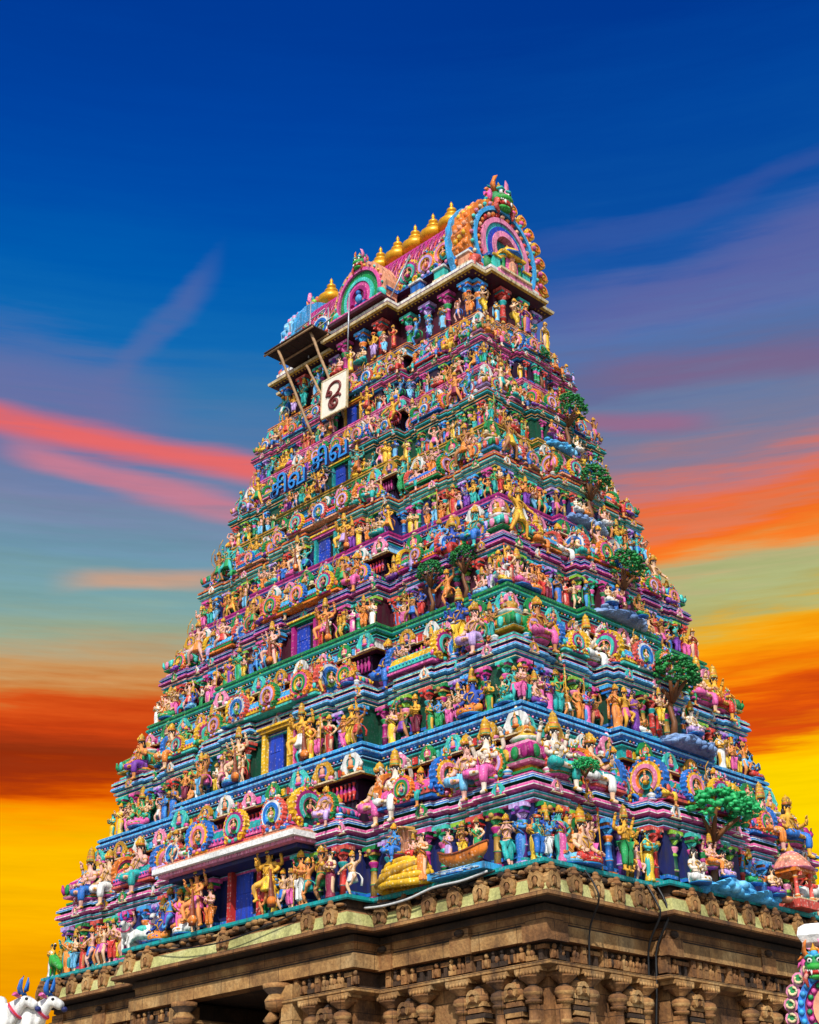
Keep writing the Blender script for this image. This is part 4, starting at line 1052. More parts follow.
# entablature under the coping and the wall down to the ground
PW = widen(plan(11-.42, 6.92-.42, [(0,.455,.95)], [(0,.36,.5)]), 11-.42, 6.92-.42)
PWe = widen(plan(11-.42, 6.92-.42, [(0,.215,-2.6),(.215,.455,.95)], [(0,.36,.5)]), 11-.42, 6.92-.42)
m = MB()
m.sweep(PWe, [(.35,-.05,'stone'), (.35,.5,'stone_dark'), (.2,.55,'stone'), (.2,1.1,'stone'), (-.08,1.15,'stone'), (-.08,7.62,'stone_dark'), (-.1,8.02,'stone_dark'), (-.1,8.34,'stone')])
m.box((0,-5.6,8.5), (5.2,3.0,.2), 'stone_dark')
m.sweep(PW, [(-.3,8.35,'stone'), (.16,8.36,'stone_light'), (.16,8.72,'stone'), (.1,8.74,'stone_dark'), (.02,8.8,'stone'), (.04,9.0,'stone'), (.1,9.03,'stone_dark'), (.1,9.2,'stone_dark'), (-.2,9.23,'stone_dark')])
wal = m
m = MB(); m.sweep(PWe, [(-.05,7.6,'stone'), (.16,7.68,'stone_light'), (.34,7.74,'stone_light'), (.34,7.82,'stone'), (.0,7.9,'stone_dark'), (-.09,7.92,'stone_dark')]); m.build('string_course', base)
def kudu_mb():
    m = MB()
    m.band(0,.3,.1,.2,-.1,.05,-60,240,'stone_light',12,.12,5); m.disc(0,.3,.12,-.05,.03,'stone_dark',12); m.ball((0,-.08,.27), (.06,.06,.12), 'stone', 7, 5)
    m.box((0,-.0,.05), (.34,.16,.12), 'stone_light'); m.ball((0,-.03,.54), (.13,.12,.09), 'stone', 8, 5); m.ball((0,-.03,.64), (.08,.08,.07), 'stone', 7, 5)
    for s in (-1, 1): m.ball((s*.16,-.04,.16), (.07,.07,.09), 'stone', 6, 4); m.ball((s*.15,-.03,.5), (.06,.06,.06), 'stone_light', 6, 4)
    return m
KUDU = kudu_mb().mesh('carved_bracket')
def capital_mb():
    """granite engaged column, top of the abacus at z = 0"""
    m = MB()
    m.box((0,-.02,-.06), (.8,.5,.1), 'stone_light'); m.box((0,-.02,-.16), (.6,.44,.1), 'stone')
    for j in range(7): m.ball((-.33+.11*j,-.26,-.13), (.05,.05,.06), 'stone_light', 6, 4)
    m.lathe([(.13,-3.2,'stone'), (.13,-2.2,'stone'), (.17,-2.18,'stone'), (.17,-2.08,'stone'), (.13,-2.06,'stone'), (.13,-1.3,'stone'), (.16,-1.28,'stone_light'), (.16,-1.2,'stone'), (.13,-1.18,'stone'), (.13,-.82,'stone_light'), (.2,-.8,'stone'), (.2,-.74,'stone_dark'), (.14,-.72,'stone'), (.23,-.64,'stone_light'), (.25,-.56,'stone'), (.22,-.48,'stone'), (.12,-.42,'stone_dark'), (.12,-.38,'stone'), (.3,-.24,'stone'), (.33,-.2,'stone')], 12, (0,-.08,0), mat='stone')
    m.box((0,0,-2.0), (.3,.2,2.3), 'stone')
    return m
CAPM = capital_mb().mesh('pilaster')
def pavilion_mb():
    """carved wall shrine between the pilasters"""
    m = MB()
    for j, (wd, z) in enumerate(((.34,-2.6), (.5,-.9), (.62,-.78), (.46,-.66), (.56,-.5), (.66,-.4), (.5,-.26), (.6,-.12))):
        m.box((0,-.06,z), (wd,.34,.11 if j else 2.6), ['stone','stone_light','stone_dark'][j % 3])
    m.lathe([(.3,-.1,'stone'), (.36,.0,'stone'), (.3,.16,'stone'), (.14,.26,'stone_dark'), (.05,.34,'stone')], 10, (0,-.08,0), 1, .7, mat='stone')
    m.band(0,.02,.1,.2,-.34,-.2,-40,220,'stone_light',12)
    for s in (-1, 1): m.lathe([(.06,-2.0), (.06,-1.0), (.1,-.95), (.04,-.9)], 8, (s*.16,-.2,0), mat='stone')
    return m
PAVM = pavilion_mb().mesh('wall_shrine')
for face in 'AB':
    L, dep = (11, 6.92) if face == 'A' else (6.92, 11)
    cen, lim = (.95, .455) if face == 'A' else (.5, .36)
    mk = (lambda u, o, z, s=1.0, rz=0: fA(u, -o, z, s, rz)) if face == 'A' else (lambda u, o, z, s=1.0, rz=0: fB(o, u, z, s, rz))
    of = lambda u, face=face, dep=dep, cen=cen, L=L, lim=lim: dep+(cen if (abs(u) < L*lim or (face == 'B' and 0 < u < 5.5)) else 0)
    n = 25 if face == 'A' else 17
    rg = random.Random(5)
    for j in range(n):
        u = -L*.985+2*L*.985*j/(n-1)
        if abs(abs(u)-L*lim) < .25: u += .3 if abs(u) < L*lim else -.3
        if face == 'A' and abs(u) < 3.6 and abs(u) > .4: continue
        put('carved_bracket', KUDU, mk(u, of(u)+.1, 9.32, 1.08), base)
    # weathered carved foliage along the rim above the coping
    m = MB()
    nn = int(2*L/.3)
    for j in range(nn):
        u = -L+(j+.5)*2*L/nn; o = of(u)-.05
        for q in range(3):
            du, dz, do = rg.uniform(-.12, .12), rg.uniform(-.09, .1), rg.uniform(-.05, .06)
            p = (u+du, -o-do, 9.93+dz) if face == 'A' else (o+do, u+du, 9.93+dz)
            a_, b2 = rg.uniform(.1, .22), rg.uniform(.05, .1)
            m.ball(p, (a_ if face == 'A' else .13, .13 if face == 'A' else a_, b2), rg.choice(['stone','stone_dark','stone','stone_dark','stone_light']), 7, 4)
    cop.merge(m)
    # worn little figures, blocks and brackets of the frieze under the beam
    m = MB(); nn = int(2*L/.30)
    for j in range(nn):
        u = -L+.5+(j+.5)*(2*L-1)/nn; o = of(u)-.49
        if face == 'A' and abs(u) < 2.5: continue
        ax = (lambda du, do, z: (u+du, -o-do, z)) if face == 'A' else (lambda du, do, z: (o+do, u+du, z))
        dm = (lambda w_, t_, h_: (w_, t_, h_)) if face == 'A' else (lambda w_, t_, h_: (t_, w_, h_))
        z = 7.92; c = rg.choice(['stone','stone','stone_light','stone_dark']); kind = rg.random()
        if kind < .16: m.box(ax(0, 0, z+.21), dm(.2, .26, .42), 'stone'); m.box(ax(0, .12, z+.3), dm(.12, .06, .14), c)
        elif kind < .55: m.box(ax(0, 0, z+.06), dm(.26, .24, .12), c); m.ball(ax(-.05, .08, z+.2), dm(.08, .07, .12), c, 6, 4); m.ball(ax(.06, .08, z+.17), dm(.07, .07, .1), 'stone', 6, 4); m.ball(ax(-.03, .1, z+.34), (.06, .06, .06), c, 6, 4)
        elif kind < .8:
            m.ball(ax(0, .06, z+.13), dm(.11, .1, .13), c, 7, 4); m.ball(ax(.02, .1, z+.3), (.065, .065, .075), c, 6, 4)
            for q in (-1, 1): m.box(ax(q*.09, .1, z+.12), dm(.05, .08, .2), 'stone')
        else: m.box(ax(0, -.02, z+.3), dm(.3, .2, .1), 'stone'); m.box(ax(0, -.02, z+.12), dm(.12, .16, .24), 'stone_dark')
    wal.merge(m)
    # pilasters and wall shrines
    us = [10.2,9.15,7.9,6.6,5.4,4.55,3.4] if face == 'A' else [6.15,5.2,4.1,3.0,2.15,1.0]
    for j, uu in enumerate(us):
        for s in (1, -1):
            u = s*uu; put('pilaster', CAPM, mk(u, of(u)-.42+.08, 7.72), base)
    vs_ = [9.65,8.4,6.0,3.95] if face == 'A' else [5.65,3.5,1.6]
    for uu in vs_:
        for s in (1, -1):
            u = s*uu; put('wall_shrine', PAVM, mk(u, of(u)-.39, 7.2), base)
    # short blocks on the beam
    for uu in ([7.9,5.1] if face == 'A' else [2.2]):
        for q in (1, -1):
            u = q*uu; o = of(u)-.42; m = MB()
            m.box((0,-.08,0), (.7,.24,.42), 'stone'); m.box((0,-.06,.33), (.56,.22,.2), 'stone'); m.ball((0,-.2,.33), (.16,.1,.1), 'stone_dark', 7, 5)
            m.build('beam_block', base, mtx=mk(u, o, 8.54))
for (sx, sy) in ((1,-1), (-1,-1), (1,1)):
    m = MB(); m.box((0,0,0), (.8,.8,.43), 'stone'); m.box((0,0,.33), (.66,.66,.2), 'stone'); m.build('beam_block', base, mtx=Matrix.Translation((sx*(10.58-.2), sy*(6.5-.2), 8.54)))
cop.build('coping', base); wal.build('wall', base)
# entrance passage
m = MB(); yb = -(6.92-.42+.95-.08)
m.box((0,-3.95,3.9), (3.0,.12,7.4), 'plank'); m.box((0,-4.05,3.9), (.1,.1,7.4), 'bark'); m.build('entrance_door', base)
m = MB()
for s in (-1, 1):
    m.box((s*2.5,yb-.18,4.1), (.44,.4,8.2), 'stone_light'); m.box((s*2.18,yb-.02,4.1), (.2,.5,8.2), 'stone')
    m.lathe([(.12,0,'stone'), (.3,.1,'stone'), (.34,.3,'stone_light'), (.22,.45,'stone_dark'), (.38,.6,'stone'), (.4,.72,'stone')], 10, (s*2.05,yb-.35,7.55), mat='stone')
    m.tube([(s*2.05,yb-.4,7.5), (s*1.8,yb-.45,7.3), (s*1.85,yb-.45,7.1), (s*2.05,yb-.45,7.15)], [.16,.14,.1,.05], 'stone', 8)
m.build('entrance_jamb', base)

# repeated ornaments become parts: the hundred that show largest one by one, the rest as one part
for name, lst in PLACED.items():
    lst.sort(key=lambda t: -t[3])
    for me, mx, ow, _ in lst[:100]: link(name, me, ow, mx)
    if len(lst) > 100:
        link(name, merge_meshes(name, [(a, b) for a, b, _, _ in lst[100:]]), tower, kind='stuff')

# ------------------------------------------------------------------ statues on the ledges
SIDE = {'A': 'doorway side', 'B': 'gable side'}
COUNT = {}
CROWD = []
STAND = ['woman_folded']*4+['woman_offering']*4+['woman_hip']*4+['man_folded']*3+['man_four']*4+['man_raised']*3+['man_turban']*3+['man_beard']*2+['dancer']*4+['flute_player']*3+['bearer']*3+['warrior']*2
COMBO = {}
crng = random.Random(3)
for t in TYPES: COMBO[t] = [(crng.choice(SKW), crng.choice(CLW)) for _ in range(4)]
# stretches of the ledges kept free for the larger groups: (storey, face): [(from, to)]
KEEP = {(0,'A'): [(7.45,9.35), (5.25,7.45), (-1.0,1.0), (-6.1,-4.0)], (0,'B'): [(-4.6,-3.4), (-2.35,5.4)],
        (1,'B'): [(-.6,2.4)], (2,'B'): [(-1.1,1.6)], (3,'B'): [(-1.2,1.2)], (4,'B'): [(-.9,1.1)], (2,'A'): [(5.0,5.9), (6.4,7.3)], (5,'B'): [(-.6,.9)]}
GROUP = {'A': 'painted statues along the doorway side ledges', 'B': 'painted statues along the gable side ledges'}
def words_for(t, sk, cl): return '%s-skinned %s in %s' % (sk, TYPES[t][4], cl)
SHORT = {'woman_folded': 'woman praying', 'woman_offering': 'woman holding pot', 'woman_hip': 'crowned woman', 'man_folded': 'crowned man praying', 'man_four': 'four-armed figure', 'man_raised': 'man with staff', 'man_turban': 'turbaned man', 'man_beard': 'bearded sage', 'dancer': 'dancer', 'flute_player': 'flute player', 'guardian': 'guardian with mace', 'warrior': 'warrior with bow', 'bearer': 'bearer', 'sage': 'seated sage', 'deity': 'seated deity', 'king': 'seated king', 'queen': 'seated goddess'}
for i, G in enumerate(GEO):
    H, k, h, wt, dt, w0, d0, cA, cB = (G[x] for x in 'H k h wt dt w0 d0 cA cB'.split())
    pA, pB = (cA*1.05, cB*1.05) if i == 0 else (GEO[i-1]['cA']*.8, GEO[i-1]['cB']*.8)
    if i == 0: pA, pB = .95, .5
    for face in 'AB':
        rng = random.Random(40+i*2+(face == 'B'))
        L, dep = (w0, d0) if face == 'A' else (d0, w0)
        lim = (.455 if i == 0 else .45) if face == 'A' else .36
        limL = L*lim if i == 0 else (w0 if face == 'A' else d0)*lim
        sgn = 1 if face == 'A' else -1          # count away from the near corner
        pos = L-(.12*k if i < 6 else .5); n = 0
        while pos > -L+(.1*k if i < 6 else .45):
            u = sgn*pos
            step = (.36+rng.random()**2*.36)*k
            if i == 6: step = .5+rng.random()*.25
            pos -= step
            if any(a < u < b for a, b in KEEP.get((i, face), [])): continue
            if face == 'A' and i < 6 and abs(u) < .95*k+.14: continue
            n += 1
            pr = (pA if face == 'A' else pB) if (abs(u) < limL or (i == 0 and face == 'B' and 0 < u < 5.4)) else 0
            if abs(abs(u)-limL) < .12*k and not (i == 0 and face == 'B' and u > 0): pr = max(0, pr*.4)
            off = dep+pr-(.2+rng.random()*.18)*k
            big = .30*H if i < 6 else 1.12
            s = big*(.74+rng.random()*.36)
            t = rng.choice(STAND)
            if rng.random() < .1: t = rng.choice(['sage', 'deity']); s *= 1.35
            sk, cl = rng.choice(SKW), rng.choice(CLW)
            rz = rng.uniform(-.35, .35)
            z = h(0)+.005
            if t in ('sage', 'deity'): z += .05*s
            mx = fA(u, -off, z, s, rz) if face == 'A' else fB(off, u, z, s, rz)
            if i <= 3 or i == 6 or (i == 4 and face == 'A'):
                if i >= 3: sk, cl = rng.choice(COMBO[t])
                if t == 'king' or t == 'sage' or t == 'deity': pass
                lab = '%s-skinned %s in %s, %s from near corner, %s ledge, %s' % (sk, SHORT[t], cl, ordinal(n), LEVEL[i], SIDE[face])
                figure(t, mx, sk, cl, lab, GROUP[face], parts=i < 3)
            else:
                sk, cl = rng.choice(COMBO[t]); CROWD.append((joined(t, sk, cl), mx))
# big figures seated or standing on the eaves between the miniature roofs
HERO = {
 0: [('A',.80,'king','pink','sky-blue'), ('A',.885,'queen','pale','pink'), ('A',.475,'king','peach','pink'), ('A',.545,'queen','pale','white'), ('A',-.60,'king','pink','teal'), ('A',-.80,'king','peach','white'), ('A',-.88,'queen','pink','blue'), ('A',-.46,'king','peach','lilac'),
     ('B',-.90,'queen','pale','teal'), ('B',-.64,'king','peach','white'), ('B',.66,'queen','pink','orange'), ('B',.86,'king','golden','blue')],
 1: [('A',.80,'man_four','dark-blue','yellow'), ('A',.875,'king','pink','lilac'), ('A',.47,'king','dark-blue','blue'), ('A',-.46,'queen','golden','green'), ('A',-.70,'king','peach','orange'), ('A',-.88,'king','orange','purple'), ('B',-.86,'king','brown','pink'), ('B',-.40,'queen','pale','white'), ('B',.60,'queen','peach','pink'), ('B',.80,'queen','golden','red')],
 2: [('A',.90,'king','teal','blue'), ('A',.76,'queen','dark-blue','magenta' if False else 'red'), ('A',.30,'king','orange','pink'), ('A',-.46,'queen','dark-blue','blue'), ('A',-.80,'warrior','pink','orange'), ('B',-.90,'warrior','golden','yellow'), ('B',-.42,'king','pink','white'), ('B',.72,'warrior','peach','green')],
 3: [('A',.86,'warrior','brown','orange'), ('A',.46,'man_raised','teal','green'), ('A',-.46,'king','golden','purple'), ('A',-.82,'warrior','teal','green'), ('B',-.86,'warrior','brown','yellow'), ('B',.70,'queen','orange','red')],
 4: [('A',.80,'warrior','orange','maroon'), ('A',.40,'dancer','golden','red'), ('A',-.46,'queen','pink','lilac'), ('A',-.8,'warrior','golden','green'), ('B',-.80,'dancer','peach','teal'), ('B',.66,'warrior','golden','red')],
 5: [('A',.78,'queen','golden','yellow'), ('A',.40,'king','peach','red'), ('A',-.70,'warrior','orange','red'), ('B',-.75,'queen','pale','pink')]}
for i, lst in HERO.items():
    G = GEO[i]; H, k, h, wt, dt, cA, cB = (G[x] for x in 'H k h wt dt cA cB'.split())
    for n, (face, f, t, sk, cl) in enumerate(lst):
        Lw, dep = (wt, dt) if face == 'A' else (dt, wt)
        seated = t in ('king', 'queen')
        s = (.47 if seated else .43)*H
        u = f*Lw; off = dep+bay(G['bA'] if face == 'A' else G['bB'], f)+(.12*k if seated else .2*k)
        z = h(.505)-(.24*s if seated else 0)
        mx = fA(u, -off, z, s) if face == 'A' else fB(off, u, z, s)
        lab = 'large %s-skinned %s in %s, %s along the %s eave, %s' % (sk, SHORT[t], cl, ordinal(n+1), LEVEL[i], SIDE[face])
        figure(t, mx, sk, cl, lab, 'large figures on the eaves', parts=i < 4)
# smaller seated and dancing figures between them on the same eaves
for i in range(6):
    G = GEO[i]; H, k, h, wt, dt = (G[x] for x in 'H k h wt dt'.split())
    for face in 'AB':
        rng = random.Random(300+i*2+(face == 'B'))
        Lw, dep, bays, n = (wt, dt, G['bA'], 17 if i < 4 else 22) if face == 'A' else (dt, wt, G['bB'], 10 if i < 4 else 13)
        sgn = 1 if face == 'A' else -1; used = [f for (fc, f, *_r) in HERO.get(i, []) if fc == face]; c = 0
        for j in range(n):
            f = sgn*(.97-1.94*(j+.5)/n+rng.uniform(-.03, .03))
            if any(abs(f-q)*Lw < .42*k for q in used): continue
            t = rng.choice(['sage', 'deity', 'deity', 'king', 'queen', 'king', 'dancer', 'warrior', 'man_four']); c += 1
            sk, cl = rng.choice(SKW), rng.choice(CLW)
            s = H*(rng.uniform(.24, .31) if t in ('king', 'queen') else rng.uniform(.2, .26) if t in ('sage', 'deity') else rng.uniform(.22, .28))
            if i > 1: s *= 1.32
            z = h(.505)+(.04*s if t in ('sage', 'deity') else -.22*s if t in ('king', 'queen') else 0); off = dep+bay(bays, f)+.14*k; u = f*Lw
            mx = fA(u, -off, z, s, rng.uniform(-.3, .3)) if face == 'A' else fB(off, u, z, s, rng.uniform(-.3, .3))
            if i < 4:
                if i > 1: sk, cl = rng.choice(COMBO[t])
                nm = 'seated_statue' if t in ('sage', 'deity', 'king', 'queen') else 'dancing_statue'
                figure(t, mx, sk, cl, 'small %s-skinned %s in %s, %s from corner, %s eave, %s' % (sk, SHORT[t], cl, ordinal(c), LEVEL[i], SIDE[face]), 'smaller figures on the eaves', nm, parts=i < 2)
            else:
                sk, cl = rng.choice(COMBO[t]); CROWD.append((joined(t, sk, cl), mx))
# guardians either side of the doorways
GU = [('golden','yellow','orange','pink'), ('golden','white','peach','green'), ('orange','pink','pink','magenta'), ('golden','lilac','peach','white'), ('teal','orange','golden','purple'), ('golden','red','pink','green')]
for i in range(6):
    G = GEO[i]; H, k, h = G['H'], G['k'], G['h']
    for s, sk, cl in ((1, GU[i][0], GU[i][1]), (-1, GU[i][2], GU[i][3] if GU[i][3] in CLOTH else 'red')):
        u = s*(1.68*k if i else 1.65); y = -(G['dt']+G['cA']+.3*k); sz = (.40 if i else .37)*H
        mx = fA(u, y, h(0)+.02, sz) @ Matrix.Diagonal((s, 1, 1, 1)) if False else fA(u, y, h(0)+.02, sz, s*.15)
        if i == 0: mx = fA(u, y-.15, h(0)+.1, sz, s*.15)
        lab = 'tall %s-skinned guardian in %s, doorway of the %s storey, %s' % (sk, cl, LEVEL[i], 'near-corner jamb' if s > 0 else 'far jamb')
        figure('guardian', mx, sk, cl, lab, 'door guardians', parts=i < 4)
link('small_statues', merge_meshes('small_statues', CROWD), None, None, 'small painted statues crowding the upper ledges of the tower', 'statues', kind='stuff')

# ------------------------------------------------------------------ trees and rocks of the gable side
def stucco_tree(name, label, base_, hgt, rad, flat, key, seed, lean=(0,0), group='sculpted trees on the tower'):
    rg = random.Random(seed)
    root = link(name, None, None, Matrix.Translation(base_), label, 'tree', group)
    m = MB(); top = Vector((lean[0], lean[1], hgt-rad*flat*.7))
    m.tube([(0,0,0), (.05*hgt,0,hgt*.22), tuple(top*.6+Vector((-.04*hgt,0,0))), tuple(top)], [.06*hgt, .042*hgt, .036*hgt, .022*hgt], 'bark', 8)
    ends = []
    for q in range(6):
        a = q*PI/3+rg.random(); e = top+Vector((math.cos(a)*rad*.6, math.sin(a)*rad*.5, rad*flat*(.1+.3*rg.random())))
        b = top*.72; m.tube([tuple(b), tuple((b+e)/2+Vector((0,0,.05))), tuple(e)], [.04*hgt,.03*hgt,.015*hgt], 'bark', 6); ends.append(e)
    m.build('trunk', root)
    c = MB(); cen = top+Vector((0,0,rad*flat*.35))
    for q in range(430):
        a = rg.random()*2*PI; z = rg.uniform(-.35, 1); rr = math.sqrt(max(0, 1-z*z))*rg.uniform(.72, 1.05)
        if math.sin(5*a+seed)*math.sin(4*z+seed) > .55: continue
        p = cen+Vector((math.cos(a)*rr*rad, math.sin(a)*rr*rad*.8, z*rad*flat*rg.uniform(.85, 1.05)))
        r = rad*rg.uniform(.05, .095)
        c.ball(tuple(p), (r, r, r*rg.uniform(.5, .8)), key, 5, 4)
        for _ in range(4):
            d = Vector((rg.gauss(0,1), rg.gauss(0,1), rg.gauss(0,.6))).normalized(); t_ = d.cross(Vector((rg.random(),rg.random(),rg.random()))).normalized(); qv = p+d*r*.8
            l = r*.9; c.add([qv-t_*l*.35, qv+d*l*.3-t_*l*.1+t_*l*.45, qv+d*l, qv+d*l*.3-t_*l*.5], [(0,1,2,3)], key)
    c.build('crown', root)
    return root
def rock(name, label, mk, L, Dp, Hh, key, seed):
    rg = random.Random(seed); m = MB(); N_, M_ = 30, 14
    ph = [(rg.uniform(2, 7), rg.uniform(2, 7), rg.uniform(0, 6)) for _ in range(5)]
    vs = []; fs = []
    for a in range(N_+1):
        for b in range(M_+1):
            u = -1+2*a/N_; th = PI*b/M_
            env = (1-abs(u)**3)*.85+.15
            nz = 1+.12*sum(math.sin(p[0]*u*2+p[1]*th+p[2]) for p in ph)*.6
            vs.append((u*L/2, -math.sin(th)*Dp*env*nz, Hh*(.5+.5*math.cos(th))*env*nz))
    for a in range(N_):
        for b in range(M_): fs.append((a*(M_+1)+b, (a+1)*(M_+1)+b, (a+1)*(M_+1)+b+1, a*(M_+1)+b+1))
    m.add(vs, fs, key)
    for q in range(14):
        u = rg.uniform(-.85, .85); m.ball((u*L/2, -Dp*rg.uniform(.7,1.0)*(1-abs(u)**3), Hh*rg.uniform(.1,.7)), (rg.uniform(.1,.2)*L*.3, Dp*.3, Hh*rg.uniform(.15,.3)), key, 7, 5)
    return link(name, m.mesh(name), None, mk, label, 'rock', 'sculpted rocks on the tower')
TS = [  # storey, x, u of tree, height, crown radius, flat, rock u, rock length
 (0, 11.35, -.25, 2.3, 1.35, .5, .7, 4.6, 'leaf_bright', 'rock_blue', 'smooth bright green'), (1, 10.2, .3, 2.15, .9, .8, 1.0, 2.7, 'leaf_paint', 'rock_slate', 'dark green'), (2, 9.0, .1, 1.9, .78, .85, -.1, 2.7, 'leaf_paint', 'rock_slate', 'dark green'),
 (3, 8.0, .15, 1.8, .7, .9, -.1, 2.2, 'leaf_paint', 'rock_slate', 'dark green'), (4, 7.1, .45, 1.85, .7, .9, .0, 1.8, 'leaf_paint', 'rock_blue', 'full green')]
SEAT = {0: [('sage','pale','white',-1.35,1.5,0.0), ('sage','peach','lilac',.05,1.15,.36), ('deity','blue','green',1.35,1.2,.36), ('sage','peach','purple',2.45,1.3,.2), ('queen','pink','orange',-.55,1.1,.25)],
        1: [('deity','pale','lilac',1.05,1.35,.34), ('man_four','peach','yellow',-.5,1.0,.25)], 2: [('sage','peach','white',-.8,1.1,.3), ('king','pink','pink',-.35,.8,.3), ('deity','brown','green',.75,1.0,.3)],
        3: [('sage','pale','white',-.7,.9,.26), ('sage','peach','orange',-.3,.85,.26), ('deity','pink','white',.75,.95,.26)], 4: [('king','orange','pink',-.5,.75,.2), ('sage','peach','red',-.1,.75,.2), ('deity','pale','white',.85,.8,.2)]}
for (i, x, u, hg, rd, fl, ru, rl, key, rk, wd) in TS:
    z = Z[i]; k = GEO[i]['k']
    stucco_tree('sculpted_tree', '%s sculpted tree behind the seated sages of the %s ledge, gable side' % (wd, LEVEL[i]), (x, u, z+.1), hg, rd, fl, key, 50+i, (0.0, .25*rd))
    rock('sculpted_rock', '%s rock under the seated sages of the %s ledge, gable side' % ('bright blue' if rk == 'rock_blue' else 'slate blue', LEVEL[i]), fB(x-.12, ru, z-.12, 1), rl, .5*k+.12, .5*k, rk, 80+i)
    for n, (t, sk, cl, su, s, dz) in enumerate(SEAT[i]):
        figure(t, fB(x+.22*k, su, z+dz*k+.06, s*(1 if i else 1.05)), sk, cl, '%s-skinned %s in %s on the rock of the %s ledge, %s from near corner' % (sk, SHORT[t], cl, LEVEL[i], ordinal(n+1)), 'holy figures seated on the rocks', parts=i < 3)
for n, (u, wd) in enumerate(((5.45, 'nearer to the doorway'), (6.85, 'nearer to the corner'))):
    stucco_tree('sculpted_tree', 'dark green sculpted tree on the third ledge, doorway side, %s' % wd, (u, -4.75, Z[2]+.02), 1.5, .48, .8, 'leaf_paint', 70+n)
stucco_tree('sculpted_tree', 'small dark green sculpted tree on the sixth ledge, gable side', (6.3, .25, Z[5]+.02), 1.5, .42, .8, 'leaf_paint', 75)
stucco_tree('sculpted_tree', 'small bright green sculpted palm on the lowest eave, gable side corner', (11.2, -5.3, 12.05), .75, .42, .6, 'leaf_bright', 76)

# golden dancing goddess, red robed sage of the gable side
figure('man_four', fB(11.25, -3.9, Z[0]+.01, 1.5), 'golden', 'green', 'tall golden-skinned four-armed goddess in green, lowest ledge, gable side', 'large figures on the lowest ledge')
# ------------------------------------------------------------------ serpent couch with blue god
root = link('serpent_couch', None, None, fA(6.35, -7.0, Z[0]), 'yellow coiled many-hooded serpent forming a couch on the lowest ledge', 'serpent statue')
m = MB()
for j, (rx, z, r) in enumerate(((.9,.10,.105), (.86,.25,.105), (.8,.4,.1), (.72,.54,.1), (.62,.66,.09))):
    pts = [(rx*math.cos(a)+.03*(j % 2), -.02-.03*(j % 2)+(.40-.03*j)*math.sin(a), z+.035*math.sin(2*a+j)) for a in np.linspace(0, 2*PI, 26)]
    m.tube(pts, r, 'yellow', 9)
m.tube([(-.8,-.3,.15), (-.3,-.44,.3), (.2,-.42,.45), (.7,-.25,.55)], [.09,.11,.11,.08], 'gold', 8)
m.build('coil', root)
for j in range(5):
    a = R(54+j*18); m = MB()
    p = [(-.25,.3,.6), (-.25+.35*math.cos(a),.32,.75+.6*math.sin(a)), (-.25+.72*math.cos(a),.2,.75+.95*math.sin(a)), (-.25+.74*math.cos(a),.02,.72+.98*math.sin(a))]
    m.tube(p, [.1,.12,.17,.06], 'ochre', 8, .5); m.tube([(q[0],q[1]-.06,q[2]) for q in p], [.05,.07,.1,.03], 'peach', 6, .4)
    m.build('hood', root)
figure('king', fA(6.1, -7.15, Z[0]+.62, 1.2), 'blue', 'blue', 'blue-skinned crowned god seated on the yellow serpent couch', None)
figure('woman_folded', fA(7.15, -7.2, Z[0]+.02, 1.3), 'peach', 'orange', 'woman in orange standing at the near end of the yellow serpent couch', None)
figure('queen', fA(6.75, -7.1, Z[0]+.6, .75), 'pink', 'red', 'small goddess in red seated on the yellow serpent couch', None)
# ------------------------------------------------------------------ boat on painted water
root = link('rowing_boat', None, None, fA(8.42, -7.0, Z[0]+.18), 'orange wooden rowing boat on painted blue water, lowest ledge', 'boat')
m = MB(); vs, fs = [], []
NB, MBn = 14, 8
for a in range(NB+1):
    t = -1+2*a/NB; wv = .3*(1-t*t)**.6+.01; up = .22*t*t
    for b in range(MBn+1):
        th = PI*b/MBn; vs.append((t*.85, -wv*math.cos(th), .32+up-.32*math.sin(th)*(1-.35*t*t)))
for a in range(NB):
    for b in range(MBn): fs.append((a*(MBn+1)+b, (a+1)*(MBn+1)+b, (a+1)*(MBn+1)+b+1, a*(MBn+1)+b+1))
m.add(vs, fs, 'orange', True)
m.build('hull', root)
m = MB()
for s in (-1, 1): m.tube([(-.85+1.7*a/NB, s*(.3*(1-(-1+2*a/NB)**2)**.6+.012), .33+.22*(-1+2*a/NB)**2) for a in range(NB+1)], .03, 'rust', 6)
for x in (-.4, 0, .4): m.box((x,0,.27), (.12,.5,.03), 'rust')
m.build('gunwale', root)
m = MB()
m.box((0,0,-.02), (1.95,.7,.16), 'sky')
for j in range(30):
    rg = random.Random(j); m.tube([(-.9+rg.random()*1.5, -.36, -.07+rg.random()*.12), (-.9+rg.random()*1.8, -.37, -.07+rg.random()*.12)], .014, ['white','blue','pale'][j % 3], 4)
o = m.build('painted_water', None, label='bright blue painted water block under the orange boat', cat='water'); o.matrix_world = fA(8.42, -6.98, Z[0]+.08)
for n, (dx, t, sk, cl, wd) in enumerate(((-.5,'woman_folded','pink','lilac','prow passenger'), (0,'flute_player','brown','yellow','middle rower'), (.5,'woman_hip','peach','green','stern passenger'))):
    figure(t, fA(8.42+dx, -7.0, Z[0]+.32, .98), sk, cl, '%s in %s riding the orange boat, %s' % (SHORT[t], cl, wd), 'passengers of the orange boat')

